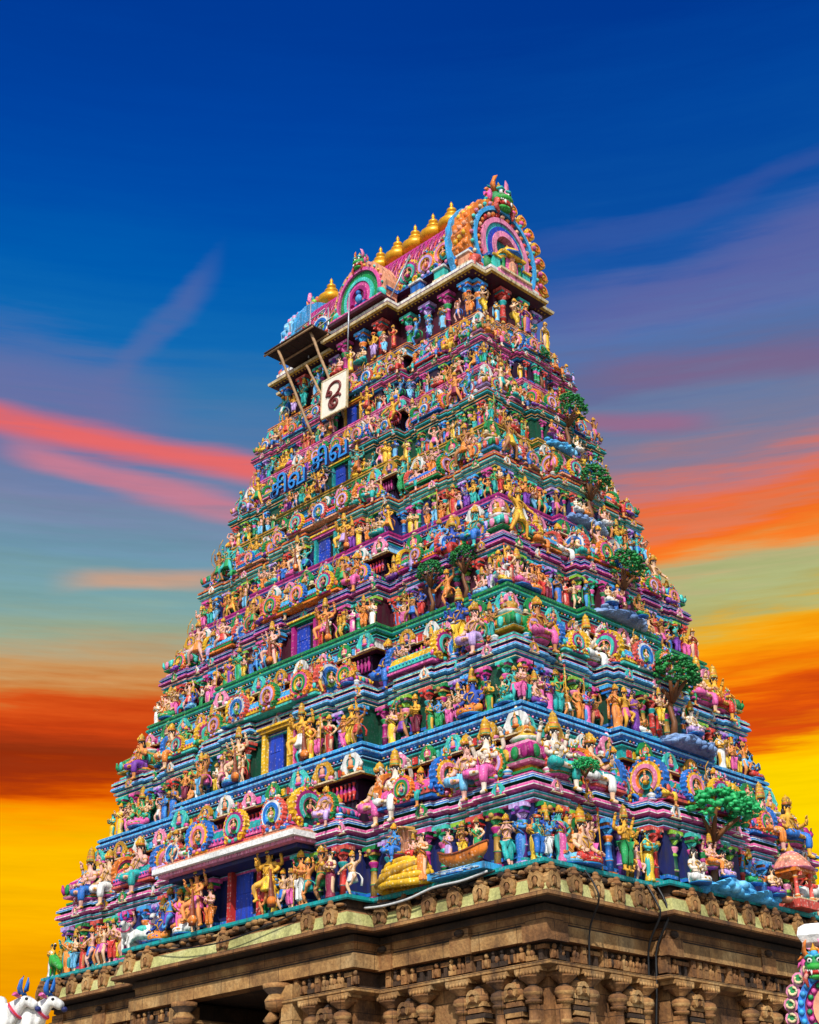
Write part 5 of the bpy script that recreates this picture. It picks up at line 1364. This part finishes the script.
# ------------------------------------------------------------------ animals
def beast(kind):
    if kind == 'horse':
        J = dict(rump=(-.38,0,.66), mid=(0,0,.64), chest=(.36,0,.68), neck=(.52,0,.92), poll=(.62,0,1.12), nose=(.84,0,.98), tail=(-.5,0,.62), tail2=(-.58,0,.3))
        RD = dict(rump=.17, mid=.16, chest=.17, neck=.11, poll=.085, nose=.055, tail=.045, tail2=.03)
    else:
        J = dict(rump=(-.42,0,.6), mid=(0,0,.58), chest=(.36,0,.62), neck=(.52,0,.76), poll=(.66,0,.92), nose=(.88,0,.78), tail=(-.56,0,.55), tail2=(-.6,0,.2))
        RD = dict(rump=.19, mid=.21, chest=.2, neck=.14, poll=.11, nose=.075, tail=.03, tail2=.025)
    E = [('mid','rump'), ('mid','chest'), ('chest','neck'), ('neck','poll'), ('poll','nose'), ('rump','tail'), ('tail','tail2')]
    for s, n in ((-1,'l'), (1,'r')):
        J.update({'hk'+n:(-.42,s*.1,.38), 'hh'+n:(-.5,s*.1,.22), 'hf'+n:(-.46,s*.1,.03), 'fk'+n:(.38,s*.1,.34), 'ff'+n:(.38,s*.1,.03)})
        RD.update({'hk'+n:.075, 'hh'+n:.045, 'hf'+n:.045, 'fk'+n:.06, 'ff'+n:.045}); E += [('rump','hk'+n), ('hk'+n,'hh'+n), ('hh'+n,'hf'+n), ('chest','fk'+n), ('fk'+n,'ff'+n)]
    names = list(J); names.remove('mid'); names.insert(0, 'mid'); ix = {q: a for a, q in enumerate(names)}
    return [J[q] for q in names], [(ix[a], ix[b]) for a, b in E], [RD[q] for q in names], 2
bm_ = skin_batch({'bull': beast('bull'), 'horse': beast('horse')})
def finish(me, key):
    me.materials.clear(); me.materials.append(getmat(key)); me.polygons.foreach_set('use_smooth', [True]*len(me.polygons)); me.polygons.foreach_set('material_index', [0]*len(me.polygons)); return me
BULL, HORSE = finish(bm_['bull'], 'white'), finish(bm_['horse'], 'white')
def bull_trim():
    m = MB()
    for s in (-1, 1):
        m.tube([(.6,s*.07,1.0), (.6,s*.13,1.08), (.62,s*.13,1.2), (.64,s*.09,1.28)], [.05,.045,.03,.008], 'blue', 7)
    horn = m.mesh('horn'); m = MB()
    for s in (-1, 1): m.tube([(.6,s*.1,.94), (.56,s*.2,.98), (.55,s*.27,.95)], [.035,.055,.012], 'pink', 7, .6)
    ear = m.mesh('ear'); m = MB()
    for s in (-1, 1): m.ball((.72,s*.088,.91), (.03,.02,.025), 'black', 7, 5)
    m.ball((.9,0,.75), (.055,.06,.045), 'navy', 8, 5)
    face = m.mesh('face_paint'); m = MB()
    m.lathe([(.17,-.02,'pink'), (.18,0,'red'), (.17,.025,'pink')], 12, (0,0,0), mat='pink')
    for v in range(len(m.v)):
        p = Matrix.Translation((.5,0,.74)) @ Matrix.Rotation(R(50), 4, 'Y') @ Vector(m.v[v]); m.v[v] = tuple(p)
    col = m.mesh('collar'); m = MB()
    m.ball((-.05,0,.68), (.27,.225,.15), 'aqua', 12, 6); m.ball((.22,0,.85), (.13,.1,.14), 'white', 9, 6)
    cl = m.mesh('saddle_cloth')
    return [('horns', horn), ('ears', ear), ('face_marking', face), ('collar', col), ('saddle_cloth', cl)]
BT = bull_trim()
def bull(mx, label, group):
    o = link('bull_statue', BULL, None, mx, label, 'bull statue', group)
    for n, me in BT: link(n, me, o)
    return o
for n, (u, rz, wd) in enumerate(((-4.3, -.9, 'next to the doorway'), (-5.0, .7, 'middle of three'), (-5.75, -1.0, 'last of three'))):
    bull(fA(u, -7.15, Z[0]+.01, .95, rz), 'white cow statue on the lowest ledge, doorway side, %s' % wd, 'cow statues on the lowest ledge')
o = link('horse_statue', HORSE, None, fB(11.25, 5.05, Z[0]+.01, 1.15, -.6), 'white horse statue beside the pink pavilion, lowest ledge', 'horse statue')
m = MB(); m.ball((.0,0,.76), (.22,.19,.1), 'red', 10, 5); m.build('saddle', o)
m = MB(); m.tube([(.5,0,1.05), (.45,0,.9), (.4,0,.8)], [.05,.06,.04], 'black', 6, .5); m.build('mane', o)
bull(fB(9.9, -4.6, Z[1]+.0, .0001), '', None) if False else None
for n, (face, i, u, wd) in enumerate((('A', 2, 8.2, 'doorway'), ('B', 2, -4.55, 'gable'))):
    mx = fA(u, -4.78, Z[i]+.01, .6, -.2) if face == 'A' else fB(8.5, u, Z[i]+.01, .6, .2)
    bull(mx, 'small white cow statue near the corner of the third ledge, %s side' % wd, 'cow statues on the third ledge')
# peacock at the far end of the lowest ledge
J = [(0,0,.45),(.12,0,.55),(.2,0,.75),(.25,0,.92),(.33,0,.9),(-.2,0,.4),(-.55,0,.25),(-.85,0,.1),(.02,.06,.2),(.05,.06,.02),(.02,-.06,.2),(.05,-.06,.02)]
pk = skin_batch({'p': (J, [(0,1),(1,2),(2,3),(3,4),(0,5),(5,6),(6,7),(0,8),(8,9),(0,10),(10,11)], [.17,.13,.06,.06,.02,.13,.12,.08,.035,.03,.035,.03], 2)})['p']
link('peacock_statue', finish(pk, 'leaf'), None, fA(-10.7, -6.75, Z[0]+.02, 1.2, PI*.9), 'green peacock statue at the far end of the lowest ledge', 'bird statue')

# ------------------------------------------------------------------ pink pavilion on the gable side ledge
root = link('small_pavilion', None, None, fB(11.4, 3.75, Z[0], .84), 'pink and orange domed pavilion on four pillars, lowest ledge', 'pavilion')
m = MB(); m.box((0,-.1,.14), (1.25,1.0,.28), 'coral'); m.box((0,-.1,.31), (1.15,.9,.08), 'cream'); m.build('plinth', root)
for sx in (-1, 1):
    for sy in (-1, 1):
        m = MB(); m.lathe([(.11,.34,'orange'), (.11,.42,'cream'), (.075,.46,'coral'), (.07,1.0,'orange'), (.1,1.05,'cream'), (.06,1.1,'orange'), (.13,1.22,'coral')], 8, (sx*.46, -.1+sy*.34, 0), mat='coral'); m.build('pillar', root)
m = MB(); m.box((0,-.1,1.28), (1.3,1.05,.12), 'orange')
m.band(0, 1.08, .3, .42, -.62, -.5, 0, 180, 'coral', 12)
m.lathe([(.72,1.34,'rose'), (.78,1.38,'salmon'), (.66,1.48,'salmon'), (.6,1.62,'peach'), (.46,1.8,'salmon'), (.3,1.94,'rose'), (.12,2.02,'gold'), (.15,2.08,'gold'), (.05,2.2,'gold'), (.01,2.35)], 14, (0,-.1,0), mat='salmon', wave=.03, nw=7); m.build('dome', root)
figure('deity', fB(11.5, 3.75, Z[0]+.36, .7), 'pink', 'white', 'small seated deity in white inside the pink pavilion', None)
m = MB()
for j in range(14): m.ball((-.14+.07*(j % 5), -.05+.06*(j//5), .1), .06, 'yellow', 6, 4)
m.lathe([(.16,0,'peach'), (.24,.08,'orange'), (.22,.1)], 12, mat='peach'); o = m.build('offering_bowl', None, label='bowl of yellow fruit beside the pink pavilion', cat='bowl'); o.matrix_world = fB(11.6, 2.95, Z[0]+.12, 1.1)

# ------------------------------------------------------------------ scaffold, sign and letters
root = link('scaffold_platform', None, None, Matrix.Translation((-2.9, -2.7, 33.32)), 'dark wooden plank platform jutting from the top of the tower', 'scaffold')
m = MB()
for j in range(7): m.box((-1.2+.4*j, 0, 0), (.385, 1.75, .05), 'plank')
m.build('deck', root)
m = MB()
for y in (-.8, 0, .75): m.tube([(-1.45,y,-.07), (1.4,y,-.07)], .045, 'bamboo', 7)
m.build('joist', root)
POLES = [((-3.6,-3.45,33.25), (-2.2,-2.85,29.0), .055, 'outer long'), ((-1.85,-3.3,33.25), (-.42,-2.85,29.0), .055, 'inner long'), ((-2.35,-3.05,32.1), (-1.45,-2.95,30.2), .05, 'short middle')]
for a, b, r, wd in POLES:
    m = MB(); av, bv = Vector(a), Vector(b); pts = [av.lerp(bv, t/8)+Vector((math.sin(t*2.1)*.012, 0, 0)) for t in range(9)]
    m.tube(pts, [r*(1.1 if t % 2 else .95) for t in range(9)], 'bamboo', 8)
    m.build('bamboo_pole', None, label='%s bamboo pole propping the wooden scaffold platform' % wd, cat='pole', group='bamboo poles of the scaffold')
SP = [((-4.6,-2.0,33.2), (-4.6,-2.0,35.6)), ((-3.2,-2.2,33.2), (-3.15,-2.15,35.9)), ((-1.9,-2.3,33.3), (-1.95,-2.3,34.9)), ((-4.8,-2.0,35.0), (-2.2,-2.25,35.0)), ((-4.7,-2.05,34.2), (-1.7,-2.35,34.3)), ((1.3,-2.35,33.2), (2.2,-1.9,35.4)), ((-.2,-2.9,31.8), (-.15,-2.85,34.4))]
WD = ['upright at the far end of the roof', 'second upright from the far end', 'upright beside the platform', 'high cross tube', 'low cross tube', 'slanting tube beside the central arch', 'upright below the central arch']
for n, (a, b) in enumerate(SP):
    m = MB(); m.tube([a, b], .03, 'steel', 7); m.build('scaffold_tube', None, label='thin grey scaffold tube, %s' % WD[n], cat='scaffold tube', group='scaffold tubes around the roof')
# white sign with a red-brown letter
root = link('letter_sign', None, None, Matrix.Translation((-.38, -3.4, 29.78)) @ Matrix.Rotation(R(2), 4, 'Y'), 'white board with a red-brown looped letter hanging on the tower', 'sign')
m = MB(); m.box((0,0,0), (1.32,.05,1.52), 'board'); m.build('board', root)
m = MB()
for s in (-1, 1): m.box((s*.68,.0,0), (.05,.08,1.6), 'cream'); m.box((0,.0,s*.78), (1.4,.08,.05), 'cream')
m.build('frame', root)
def stroke(mb, pts, w, key, y=-.035):
    n = 6; P = [Vector((p[0], y, p[1])) for p in pts]
    out = []
    for a in range(len(P)-1):
        p0, p1, p2, p3 = P[max(a-1,0)], P[a], P[a+1], P[min(a+2,len(P)-1)]
        for q in range(n):
            t = q/n; out.append(.5*((2*p1)+(p2-p0)*t+(2*p0-5*p1+4*p2-p3)*t*t+(3*p1-p0-3*p2+p3)*t**3))
    out.append(P[-1]); mb.tube(out, w, key, 8, .25 if False else 1.0)
m = MB()
stroke(m, [(-.30,.06),(-.22,.0),(-.14,.06),(-.17,.15),(-.27,.17),(-.36,.1),(-.38,.02),(-.33,.22),(-.2,.42),(.02,.5),(.24,.44),(.34,.26),(.28,.06),(.12,-.08),(.3,-.1),(.36,-.2)], .055, 'letter_red')
stroke(m, [(.12,-.08),(-.04,-.12),(-.18,-.22),(-.22,-.4),(-.12,-.54),(.06,-.56),(.18,-.46),(.18,-.32),(.06,-.24),(-.05,-.3),(-.06,-.42),(.04,-.46)], .06, 'letter_red')
m.build('letter', root)
GLY = [[(0.26,-0.01),(0.15,0.01),(0.08,0.06),(0.05,0.15),(0.08,0.25),(0.17,0.31),(0.33,0.33),(0.68,0.33),(0.68,0.26),(0.33,0.26),(0.24,0.25),(0.18,0.23),(0.15,0.2),(0.14,0.15),(0.17,0.08),(0.27,0.06),(0.34,0.07),(0.39,0.12),(0.41,0.21),(0.41,0.48),(0.24,0.48),(0.24,0.3),(0.16,0.29),(0.16,0.55),(0.68,0.55),(0.68,0.48),(0.5,0.48),(0.5,0.23),(0.48,0.12),(0.45,0.06),(0.37,0.0)],
 [(0.64,0.84),(0.74,0.83),(0.82,0.77),(0.86,0.72),(0.89,0.63),(0.9,0.49),(0.9,0.0),(0.81,0.0),(0.81,0.47),(0.8,0.59),(0.79,0.67),(0.76,0.72),(0.71,0.76),(0.64,0.77),(0.57,0.75),(0.52,0.71),(0.51,0.64),(0.52,0.58),(0.54,0.52),(0.45,0.52),(0.43,0.58),(0.42,0.64),(0.44,0.73),(0.49,0.79),(0.56,0.83)],
 [(1.23,-0.01),(1.14,0.01),(1.07,0.1),(1.04,0.24),(1.08,0.42),(1.2,0.53),(1.35,0.57),(1.48,0.54),(1.57,0.48),(1.62,0.39),(1.64,0.28),(1.62,0.17),(1.59,0.07),(1.86,0.07),(1.86,0.55),(1.94,0.55),(1.94,0.0),(1.5,0.0),(1.5,0.06),(1.53,0.15),(1.55,0.27),(1.52,0.39),(1.45,0.47),(1.35,0.49),(1.23,0.46),(1.15,0.37),(1.12,0.24),(1.14,0.13),(1.18,0.07),(1.24,0.06),(1.28,0.07),(1.31,0.1),(1.33,0.16),(1.3,0.23),(1.23,0.26),(1.16,0.24),(1.09,0.18),(1.08,0.25),(1.15,0.31),(1.25,0.33),(1.36,0.28),(1.41,0.17),(1.39,0.07),(1.33,0.01)]]
def glyph_mesh(polys):
    from mathutils.geometry import tessellate_polygon
    m = MB()
    for P in polys:
        n = len(P); tri = tessellate_polygon([[Vector((x, y, 0)) for x, y in P]])
        vs = [(x, -.06, y) for x, y in P]+[(x, .06, y) for x, y in P]
        def orient(t, front):
            a, b, c = (Vector(vs[q]) for q in t); up = (b-a).cross(c-a).y
            return t if (up < 0) == front else tuple(reversed(t))
        fs = [orient(tuple(t), True) for t in tri]+[tuple(q+n for q in orient(tuple(t), False)) for t in tri]+[(q, q+n, (q+1) % n+n, (q+1) % n) for q in range(n)]
        m.add(vs, fs, ['letter_blue']*(2*len(tri))+['navy']*n)
        m.tube([(x, -.05, y) for x, y in P+P[:1]], .012, 'letter_blue', 4)
    return m.mesh('letter')
LET = glyph_mesh(GLY[:2]), glyph_mesh(GLY[2:])
for n, (x, z, wd) in enumerate(((-2.74, 25.98, 'lower word nearer the far end'), (-.56, 26.2, 'upper word above the blue doorway'))):
    root = link('letter_sign', None, None, Matrix.Translation((x, -4.35, z)) @ Matrix.Rotation(R(-2), 4, 'Y') @ Matrix.Diagonal((.98, 1, 1.02, 1)), 'blue cut-out Tamil letters on a rod, %s' % wd, 'sign', 'blue letter signs')
    for l in LET: link('letter', l, root)
    m = MB(); m.tube([(-.05,.1,.3), (2.0,.1,.3)], .025, 'steel', 6); m.tube([(.2,.1,.3), (.2,1.3,.3)], .02, 'steel', 6); m.tube([(1.8,.1,.3), (1.8,1.3,.3)], .02, 'steel', 6); m.build('rod', root)

# ------------------------------------------------------------------ cables on the granite
def cable(pts, r, key, label):
    m = MB(); stroke3 = []
    P = [Vector(p) for p in pts]
    for a in range(len(P)-1):
        p0, p1, p2, p3 = P[max(a-1,0)], P[a], P[a+1], P[min(a+2,len(P)-1)]
        for q in range(6):
            t = q/6; stroke3.append(.5*((2*p1)+(p2-p0)*t+(2*p0-5*p1+4*p2-p3)*t*t+(3*p1-p0-3*p2+p3)*t**3))
    stroke3.append(P[-1]); m.tube(stroke3, r, key, 6)
    m.build('cable', None, label=label, cat='cable', group='cables hanging on the granite base')
cable([(4.6,-7.12,10.02), (5.4,-7.2,9.93), (6.4,-7.2,9.9), (7.4,-7.2,9.98), (8.4,-7.2,9.96), (9.6,-7.15,10.08)], .028, 'cable_black', 'black cable sagging along the carved rim, doorway side')
cable([(5.0,-7.22,9.9), (5.8,-7.27,9.83), (6.7,-7.27,9.86), (7.6,-7.25,10.0), (8.6,-7.25,10.0), (9.4,-7.2,10.1)], .032, 'cable_white', 'white conduit pipe sagging along the carved rim, doorway side')
cable([(-3.5,-8.0,9.95), (-1.5,-8.18,9.68), (.5,-8.18,9.62), (2.5,-8.1,9.85), (3.6,-8.05,10.0)], .022, 'cable_black', 'thin black cable looping across the pale coping above the entrance')
cable([(11.15,-5.55,10.05), (11.33,-5.45,9.7), (11.4,-5.4,9.3), (10.9,-5.2,8.7), (10.75,-5.15,7.7), (10.6,-5.1,6.5), (10.6,-5.1,4.0)], .026, 'cable_black', 'black cable dropping down the granite, first from the corner')
cable([(11.15,-3.0,10.05), (11.35,-2.95,9.6), (11.4,-2.9,9.25), (10.95,-2.85,8.6), (10.8,-2.8,7.8), (10.6,-2.8,5.0)], .03, 'cable_black', 'black cable dropping down the granite, second from the corner')
cable([(11.2,-2.62,10.05), (11.4,-2.6,9.6), (11.42,-2.6,9.2), (11.0,-2.62,8.5), (10.9,-2.66,7.5), (10.6,-2.7,5.0)], .034, 'cable_black', 'thick black cable dropping down the granite, beside the step')

# ------------------------------------------------------------------ neighbours at the bottom of the view
# compound wall with two white bulls
root = link('compound_wall', None, None, Matrix.Translation((12.2, -21.9, 0)) @ Matrix.Rotation(R(42), 4, 'Z'), 'whitewashed compound wall with a moulded top under the white bulls', 'wall')
m = MB(); m.box((-2.5,.2,2.16), (9,.6,4.32), 'whitewash'); m.build('body', root)
m = MB(); m.box((-2.5,.2,4.38), (9.2,1.2,.12), 'coral'); m.box((-2.5,.2,4.50), (9.0,1.1,.12), 'cream'); m.build('coping', root)
def look_rz(v): return math.atan2(v[1], v[0])
for n, (x, y, wd) in enumerate(((12.0, -22.1, 'in front'), (12.2, -21.75, 'behind the other'))):
    o = bull(Matrix.Translation((x, y, 4.52)) @ Matrix.Rotation(R(34), 4, 'Z') @ Matrix.Scale(.95, 4), 'white bull with blue horns on the compound wall, the one %s' % wd, 'bulls on the compound wall')
figure('man_four', Matrix.Translation((11.35, -22.55, 4.56)) @ Matrix.Rotation(R(35), 4, 'Z') @ Matrix.Scale(1.1, 4), 'blue', 'sky-blue', 'blue-skinned four-armed figure beside the white bulls on the compound wall', None)
# small shrine with a white canopy and an arched lion plaque
root = link('small_shrine', None, None, Matrix.Translation((26.08, -20.77, 0)) @ Matrix.Rotation(R(24), 4, 'Z'), 'small shrine with white canopy slab and colourful arched plaque beside the tower', 'shrine')
m = MB(); m.box((1.9,1.2,1.6), (3.2,2.0,3.2), 'whitewash'); m.box((1.9,1.2,3.75), (2.9,1.7,1.1), 'coral'); m.build('body', root)
m = MB(); m.sweep([(-.28,-.2),(4,-.2),(4,2.4),(-.28,2.4)], [(-.1,4.36,'whitewash'),(-.02,4.39,'whitewash'),(.02,4.46,'whitewash'),(0,4.54,'whitewash'),(-.06,4.58,'whitewash'),(-.2,4.6,'whitewash')], 'whitewash'); m.lathe([(.12,0),(.17,.05),(.14,.14),(.08,.2),(.12,.26),(.1,.34)], 10, (.1,.1,4.58), mat='whitewash'); m.build('canopy', root)
m = MB(); cz = 3.74
for j in range(17):
    a = R(-40+j*260/16); x, z = .46*math.cos(a), cz+.46*math.sin(a)
    m.disc(x, z, .072, -.16, .02, 'rose', 10); m.disc(x, z, .048, -.19, .0, 'green', 8); m.tube([(x+.038*math.cos(q+a), -.2, z+.038*math.sin(q+a)) for q in np.linspace(0, 5, 9)], .014, 'cream', 5)
m.band(0, cz, .32, .39, -.2, .05, -50, 230, 'blue', 26); m.band(0, cz, .23, .33, -.16, .05, -50, 230, 'magenta', 24); m.band(0, cz, .15, .24, -.2, .05, -50, 230, 'peach', 20); m.disc(0, cz, .16, -.14, .05, 'teal', 18)
for j in range(20):
    a = R(-45+j*270/19); m.ball((.355*math.cos(a), -.21, cz+.355*math.sin(a)), .03, 'sky', 6, 4); m.ball((.28*math.cos(a), -.17, cz+.28*math.sin(a)), .03, ['green','pink'][j % 2], 6, 4)
for s in (-1, 1):
    m.tube([(s*(.27+.08*math.cos(q)*(1-q/9)), -.2, cz-.3+.1*math.sin(q)*(1-q/9)) for q in np.linspace(0, 7, 14)], .035, 'leaf', 6)
m.box((0,-.05,3.1), (1.3,.3,.3), 'yellow'); m.build('arched_plaque', root)
m = MB(); lm2 = lion_mask(); m.merge(lm2, Matrix.Translation((-.16,-.16,4.17)) @ Matrix.Scale(.27, 4)); m.build('lion_mask', root)

# ------------------------------------------------------------------ ground
m = MB(); m.add([(-3000,-3000,0),(3000,-3000,0),(3000,3000,0),(-3000,3000,0)], [(0,1,2,3)], 'paving'); m.build('ground', None, kind='structure')

# ------------------------------------------------------------------ camera
cam = bpy.data.cameras.new('Camera'); co = bpy.data.objects.new('Camera', cam); COL.objects.link(co)
cam.sensor_fit = 'VERTICAL'; cam.sensor_height = 36; cam.lens = 1476/1024*36; cam.clip_end = 6000
r2, u2, fw = Vector((.70706154,.70679895,-.02234321)), Vector((.33122632,-.30310287,.89354226)), Vector((-.62478244,.63919003,.4484228))
mw = Matrix.Identity(4)
for a in range(3): mw[a][0] = r2[a]; mw[a][1] = u2[a]; mw[a][2] = -fw[a]; mw[a][3] = CAM[a]
co.matrix_world = mw; SC.camera = co

# ------------------------------------------------------------------ light: sun behind the viewer, sunset sky ahead, blue daylight sky behind
SUN_EL, SUN_AZ = R(43), R(143)          # azimuth clockwise from +Y
sd = Vector((math.sin(SUN_AZ)*math.cos(SUN_EL), math.cos(SUN_AZ)*math.cos(SUN_EL), math.sin(SUN_EL)))
sl = bpy.data.lights.new('sun', 'SUN'); sl.energy = 4.35; sl.angle = R(.8); sl.color = (1, .975, .93)
so = bpy.data.objects.new('sun', sl); COL.objects.link(so); so.rotation_euler = sd.to_track_quat('Z', 'Y').to_euler(); so.location = (30, -60, 60)
w_ = bpy.data.worlds.new('World'); SC.world = w_; w_.use_nodes = True
nt = w_.node_tree; N, L = nt.nodes, nt.links; bg = N['Background']; out = N['World Output']
def mth(op, a, b=None, c=None, clamp=False):
    n = N.new('ShaderNodeMath'); n.operation = op; n.use_clamp = clamp
    for q, v in enumerate((a, b, c)):
        if v is None: continue
        if isinstance(v, (int, float)): n.inputs[q].default_value = v
        else: L.new(v, n.inputs[q])
    return n.outputs[0]
tc = N.new('ShaderNodeTexCoord'); sp = N.new('ShaderNodeSeparateXYZ'); L.new(tc.outputs['Generated'], sp.inputs[0])
YAW = -.774
cy, sy = math.cos(YAW), math.sin(YAW)
fx = mth('ADD', mth('MULTIPLY', sp.outputs[0], cy), mth('MULTIPLY', sp.outputs[1], -sy))      # to the right of the sunset
fy = mth('ADD', mth('MULTIPLY', sp.outputs[0], sy), mth('MULTIPLY', sp.outputs[1], cy))       # towards the sunset
az = mth('MULTIPLY', mth('ARCTAN2', fx, fy), 180/PI)
el = mth('MULTIPLY', mth('ARCSINE', sp.outputs[2]), 180/PI)
# wind-drawn noise in azimuth and elevation
def noise(sx, sz, scale, det=5, off=0, rough=.55):
    cb = N.new('ShaderNodeCombineXYZ'); L.new(mth('MULTIPLY_ADD', az, sx, off), cb.inputs[0]); L.new(mth('MULTIPLY', el, sz), cb.inputs[1]); cb.inputs[2].default_value = off
    n = N.new('ShaderNodeTexNoise'); n.inputs['Scale'].default_value = scale; n.inputs['Detail'].default_value = det; n.inputs['Roughness'].default_value = rough
    L.new(cb.outputs[0], n.inputs['Vector']); return mth('SUBTRACT', n.outputs[0], .5)
na = noise(.05, .25, 1.0, 6, 3.1); nb_ = noise(.11, 1.5, 1.0, 8, 9.7, .62)
def ramp(stops, fac):
    cr = N.new('ShaderNodeValToRGB'); e = cr.color_ramp.elements; cr.color_ramp.interpolation = 'EASE' if False else 'LINEAR'
    for q, (p, c) in enumerate(stops):
        if q < 2: x = e[q]; x.position = p
        else: x = e.new(p)
        x.color = [((v/255) / 12.92 if v/255 <= .04045 else ((v/255+.055)/1.055)**2.4) for v in c]+[1]
    L.new(fac, cr.inputs[0]); return cr.outputs[0]
LEFT = [(0,(0,58,150)),(100,(0,66,160)),(180,(0,76,168)),(260,(0,92,176)),(330,(16,106,180)),(390,(52,118,174)),(440,(84,122,170)),(500,(120,132,168)),(550,(110,150,172)),(600,(124,164,166)),(640,(152,170,146)),(662,(184,162,124)),(682,(206,152,94)),(698,(206,122,56)),(712,(218,84,26)),(728,(202,66,18)),(745,(172,56,18)),(762,(148,50,17)),(778,(158,48,12)),(790,(200,72,2)),(802,(240,112,0)),(816,(252,146,0)),(834,(254,172,0)),(860,(255,190,0)),(905,(253,184,0)),(950,(248,168,0)),(1023,(240,152,0))]
RIGHT = [(0,(0,56,146)),(120,(2,70,158)),(190,(8,78,162)),(240,(28,88,168)),(290,(66,102,170)),(325,(84,116,174)),(350,(88,112,164)),(380,(102,108,152)),(405,(104,122,162)),(440,(120,124,156)),(465,(150,124,144)),(486,(206,118,112)),(508,(238,110,60)),(524,(222,122,86)),(540,(248,112,36)),(556,(246,130,44)),(572,(226,158,90)),(588,(188,180,128)),(606,(178,184,126)),(624,(186,178,108)),(636,(232,176,50)),(650,(252,166,14)),(668,(250,146,8)),(686,(242,116,8)),(700,(250,142,10)),(718,(236,96,8)),(736,(208,70,14)),(750,(232,106,8)),(764,(254,176,0)),(788,(255,212,0)),(850,(255,214,0)),(1023,(250,184,0))]
def e_of(y): return 44.9-y*.0361-.0000005*y*y
def stops(S): return sorted([(max(0, min(1, e_of(y)/50)), c) for y, c in S])
fl = mth('DIVIDE', mth('ADD', el, mth('ADD', mth('MULTIPLY', na, 2.2), mth('MULTIPLY', nb_, 2.6))), 50, None, True)
fr_ = mth('DIVIDE', mth('ADD', mth('ADD', el, mth('MULTIPLY', mth('SUBTRACT', az, 14.5), -.06)), mth('ADD', mth('MULTIPLY', na, 2.6), mth('MULTIPLY', nb_, 3.6))), 50, None, True)
cl_, cr_ = ramp(stops(LEFT), fl), ramp(stops(RIGHT), fr_)
def mixc(f, a, b):
    m = N.new('ShaderNodeMix'); m.data_type = 'RGBA'
    if isinstance(f, (int, float)): m.inputs['Factor'].default_value = f
    else: L.new(f, m.inputs['Factor'])
    for q, v in (('A', a), ('B', b)):
        if isinstance(v, tuple): m.inputs[q].default_value = v
        else: L.new(v, m.inputs[q])
    return m.outputs['Result']
def sstep(x, a, b):
    n = N.new('ShaderNodeMapRange'); n.interpolation_type = 'SMOOTHSTEP'; n.inputs[1].default_value = a; n.inputs[2].default_value = b; L.new(x, n.inputs[0]); return n.outputs[0]
sky = mixc(sstep(az, -5, 7), cl_, cr_)
def c8(r, g, b): return tuple(((v/255) / 12.92 if v/255 <= .04045 else ((v/255+.055)/1.055)**2.4) for v in (r, g, b))+(1,)
def streak(sky, a0, e0, a1, e1, half, col, strength, fa=2.0, wob=1.0):
    """soft cloud streak from (azimuth a0, elevation e0) to (a1, e1)"""
    sl_ = (e1-e0)/(a1-a0)
    d = mth('ABSOLUTE', mth('SUBTRACT', mth('ADD', el, mth('MULTIPLY', na, wob*2.2)), mth('MULTIPLY_ADD', az, sl_, e0-sl_*a0)))
    d = mth('ADD', d, mth('MULTIPLY', nb_, half*.8))
    f = mth('SUBTRACT', 1, sstep(d, half*.15, half))
    f = mth('MULTIPLY', f, mth('MULTIPLY', sstep(az, a0-fa, a0+fa), mth('SUBTRACT', 1, sstep(az, a1-fa, a1+fa))))
    f = mth('MULTIPLY', f, mth('MULTIPLY_ADD', nb_, 1.9, 1.0, True))
    return mixc(mth('MULTIPLY', f, strength), sky, col)
sky = streak(sky, -30, 31.6, -11.2, 29.6, 3.2, c8(126,110,160), .55, 2.5, 1.6)
sky = streak(sky, -13.4, 31.2, -9.2, 35.4, 1.2, c8(104,112,164), .4, 1.0, 1.2)
sky = streak(sky, -30, 31.0, -5, 28.0, .85, c8(242,102,90), .85, 1.5, .6)
sky = streak(sky, -17.0, 28.35, -6, 26.35, .8, c8(212,124,140), .75, 1.5, .6)
sky = streak(sky, -14, 23.6, -8, 24.0, .6, c8(218,160,122), .7, 1.5, .8)
sky = streak(sky, 5, 36.4, 22, 38.4, .8, c8(100,100,160), .16, 4, 2.2)
sky = streak(sky, 7, 33.8, 24, 35.4, 2.4, c8(112,104,160), .48, 4, 2.4)
sky = streak(sky, 8.5, 31.4, 22, 30.6, 1.0, c8(124,102,140), .75, 2.5, 1.2)
sky = streak(sky, 6, 29.7, 13, 29.2, .55, c8(160,102,134), .7, 1.5, .8)
# cloud texture low in the sky
tx = N.new('ShaderNodeVectorMath'); tx.operation = 'SCALE'; L.new(sky, tx.inputs[0])
nc_ = noise(.2, 2.2, 1.0, 8, 21.3, .6)
L.new(mth('MULTIPLY_ADD', mth('MULTIPLY', mth('ADD', nb_, nc_), mth('SUBTRACT', 1, sstep(el, 22, 34))), .3, 1.0), tx.inputs['Scale']); sky = tx.outputs[0]
# ordinary daylight sky behind the viewer
ns = N.new('ShaderNodeTexSky'); ns.sky_type = 'NISHITA'; ns.sun_disc = False; ns.sun_elevation = SUN_EL; ns.sun_rotation = SUN_AZ
day = N.new('ShaderNodeVectorMath'); day.operation = 'SCALE'; L.new(ns.outputs[0], day.inputs[0]); day.inputs['Scale'].default_value = .15
sky = mixc(sstep(mth('ABSOLUTE', az), 45, 85), sky, day.outputs[0])
L.new(sky, bg.inputs['Color']); bg.inputs['Strength'].default_value = 1.0
vs_ = SC.view_settings; vs_.view_transform = 'Standard'; vs_.look = 'None'; vs_.exposure = 0; vs_.gamma = 1
SC.cycles.max_bounces = 5; SC.cycles.diffuse_bounces = 3
try: SC.cycles.use_denoising = True
except Exception: pass
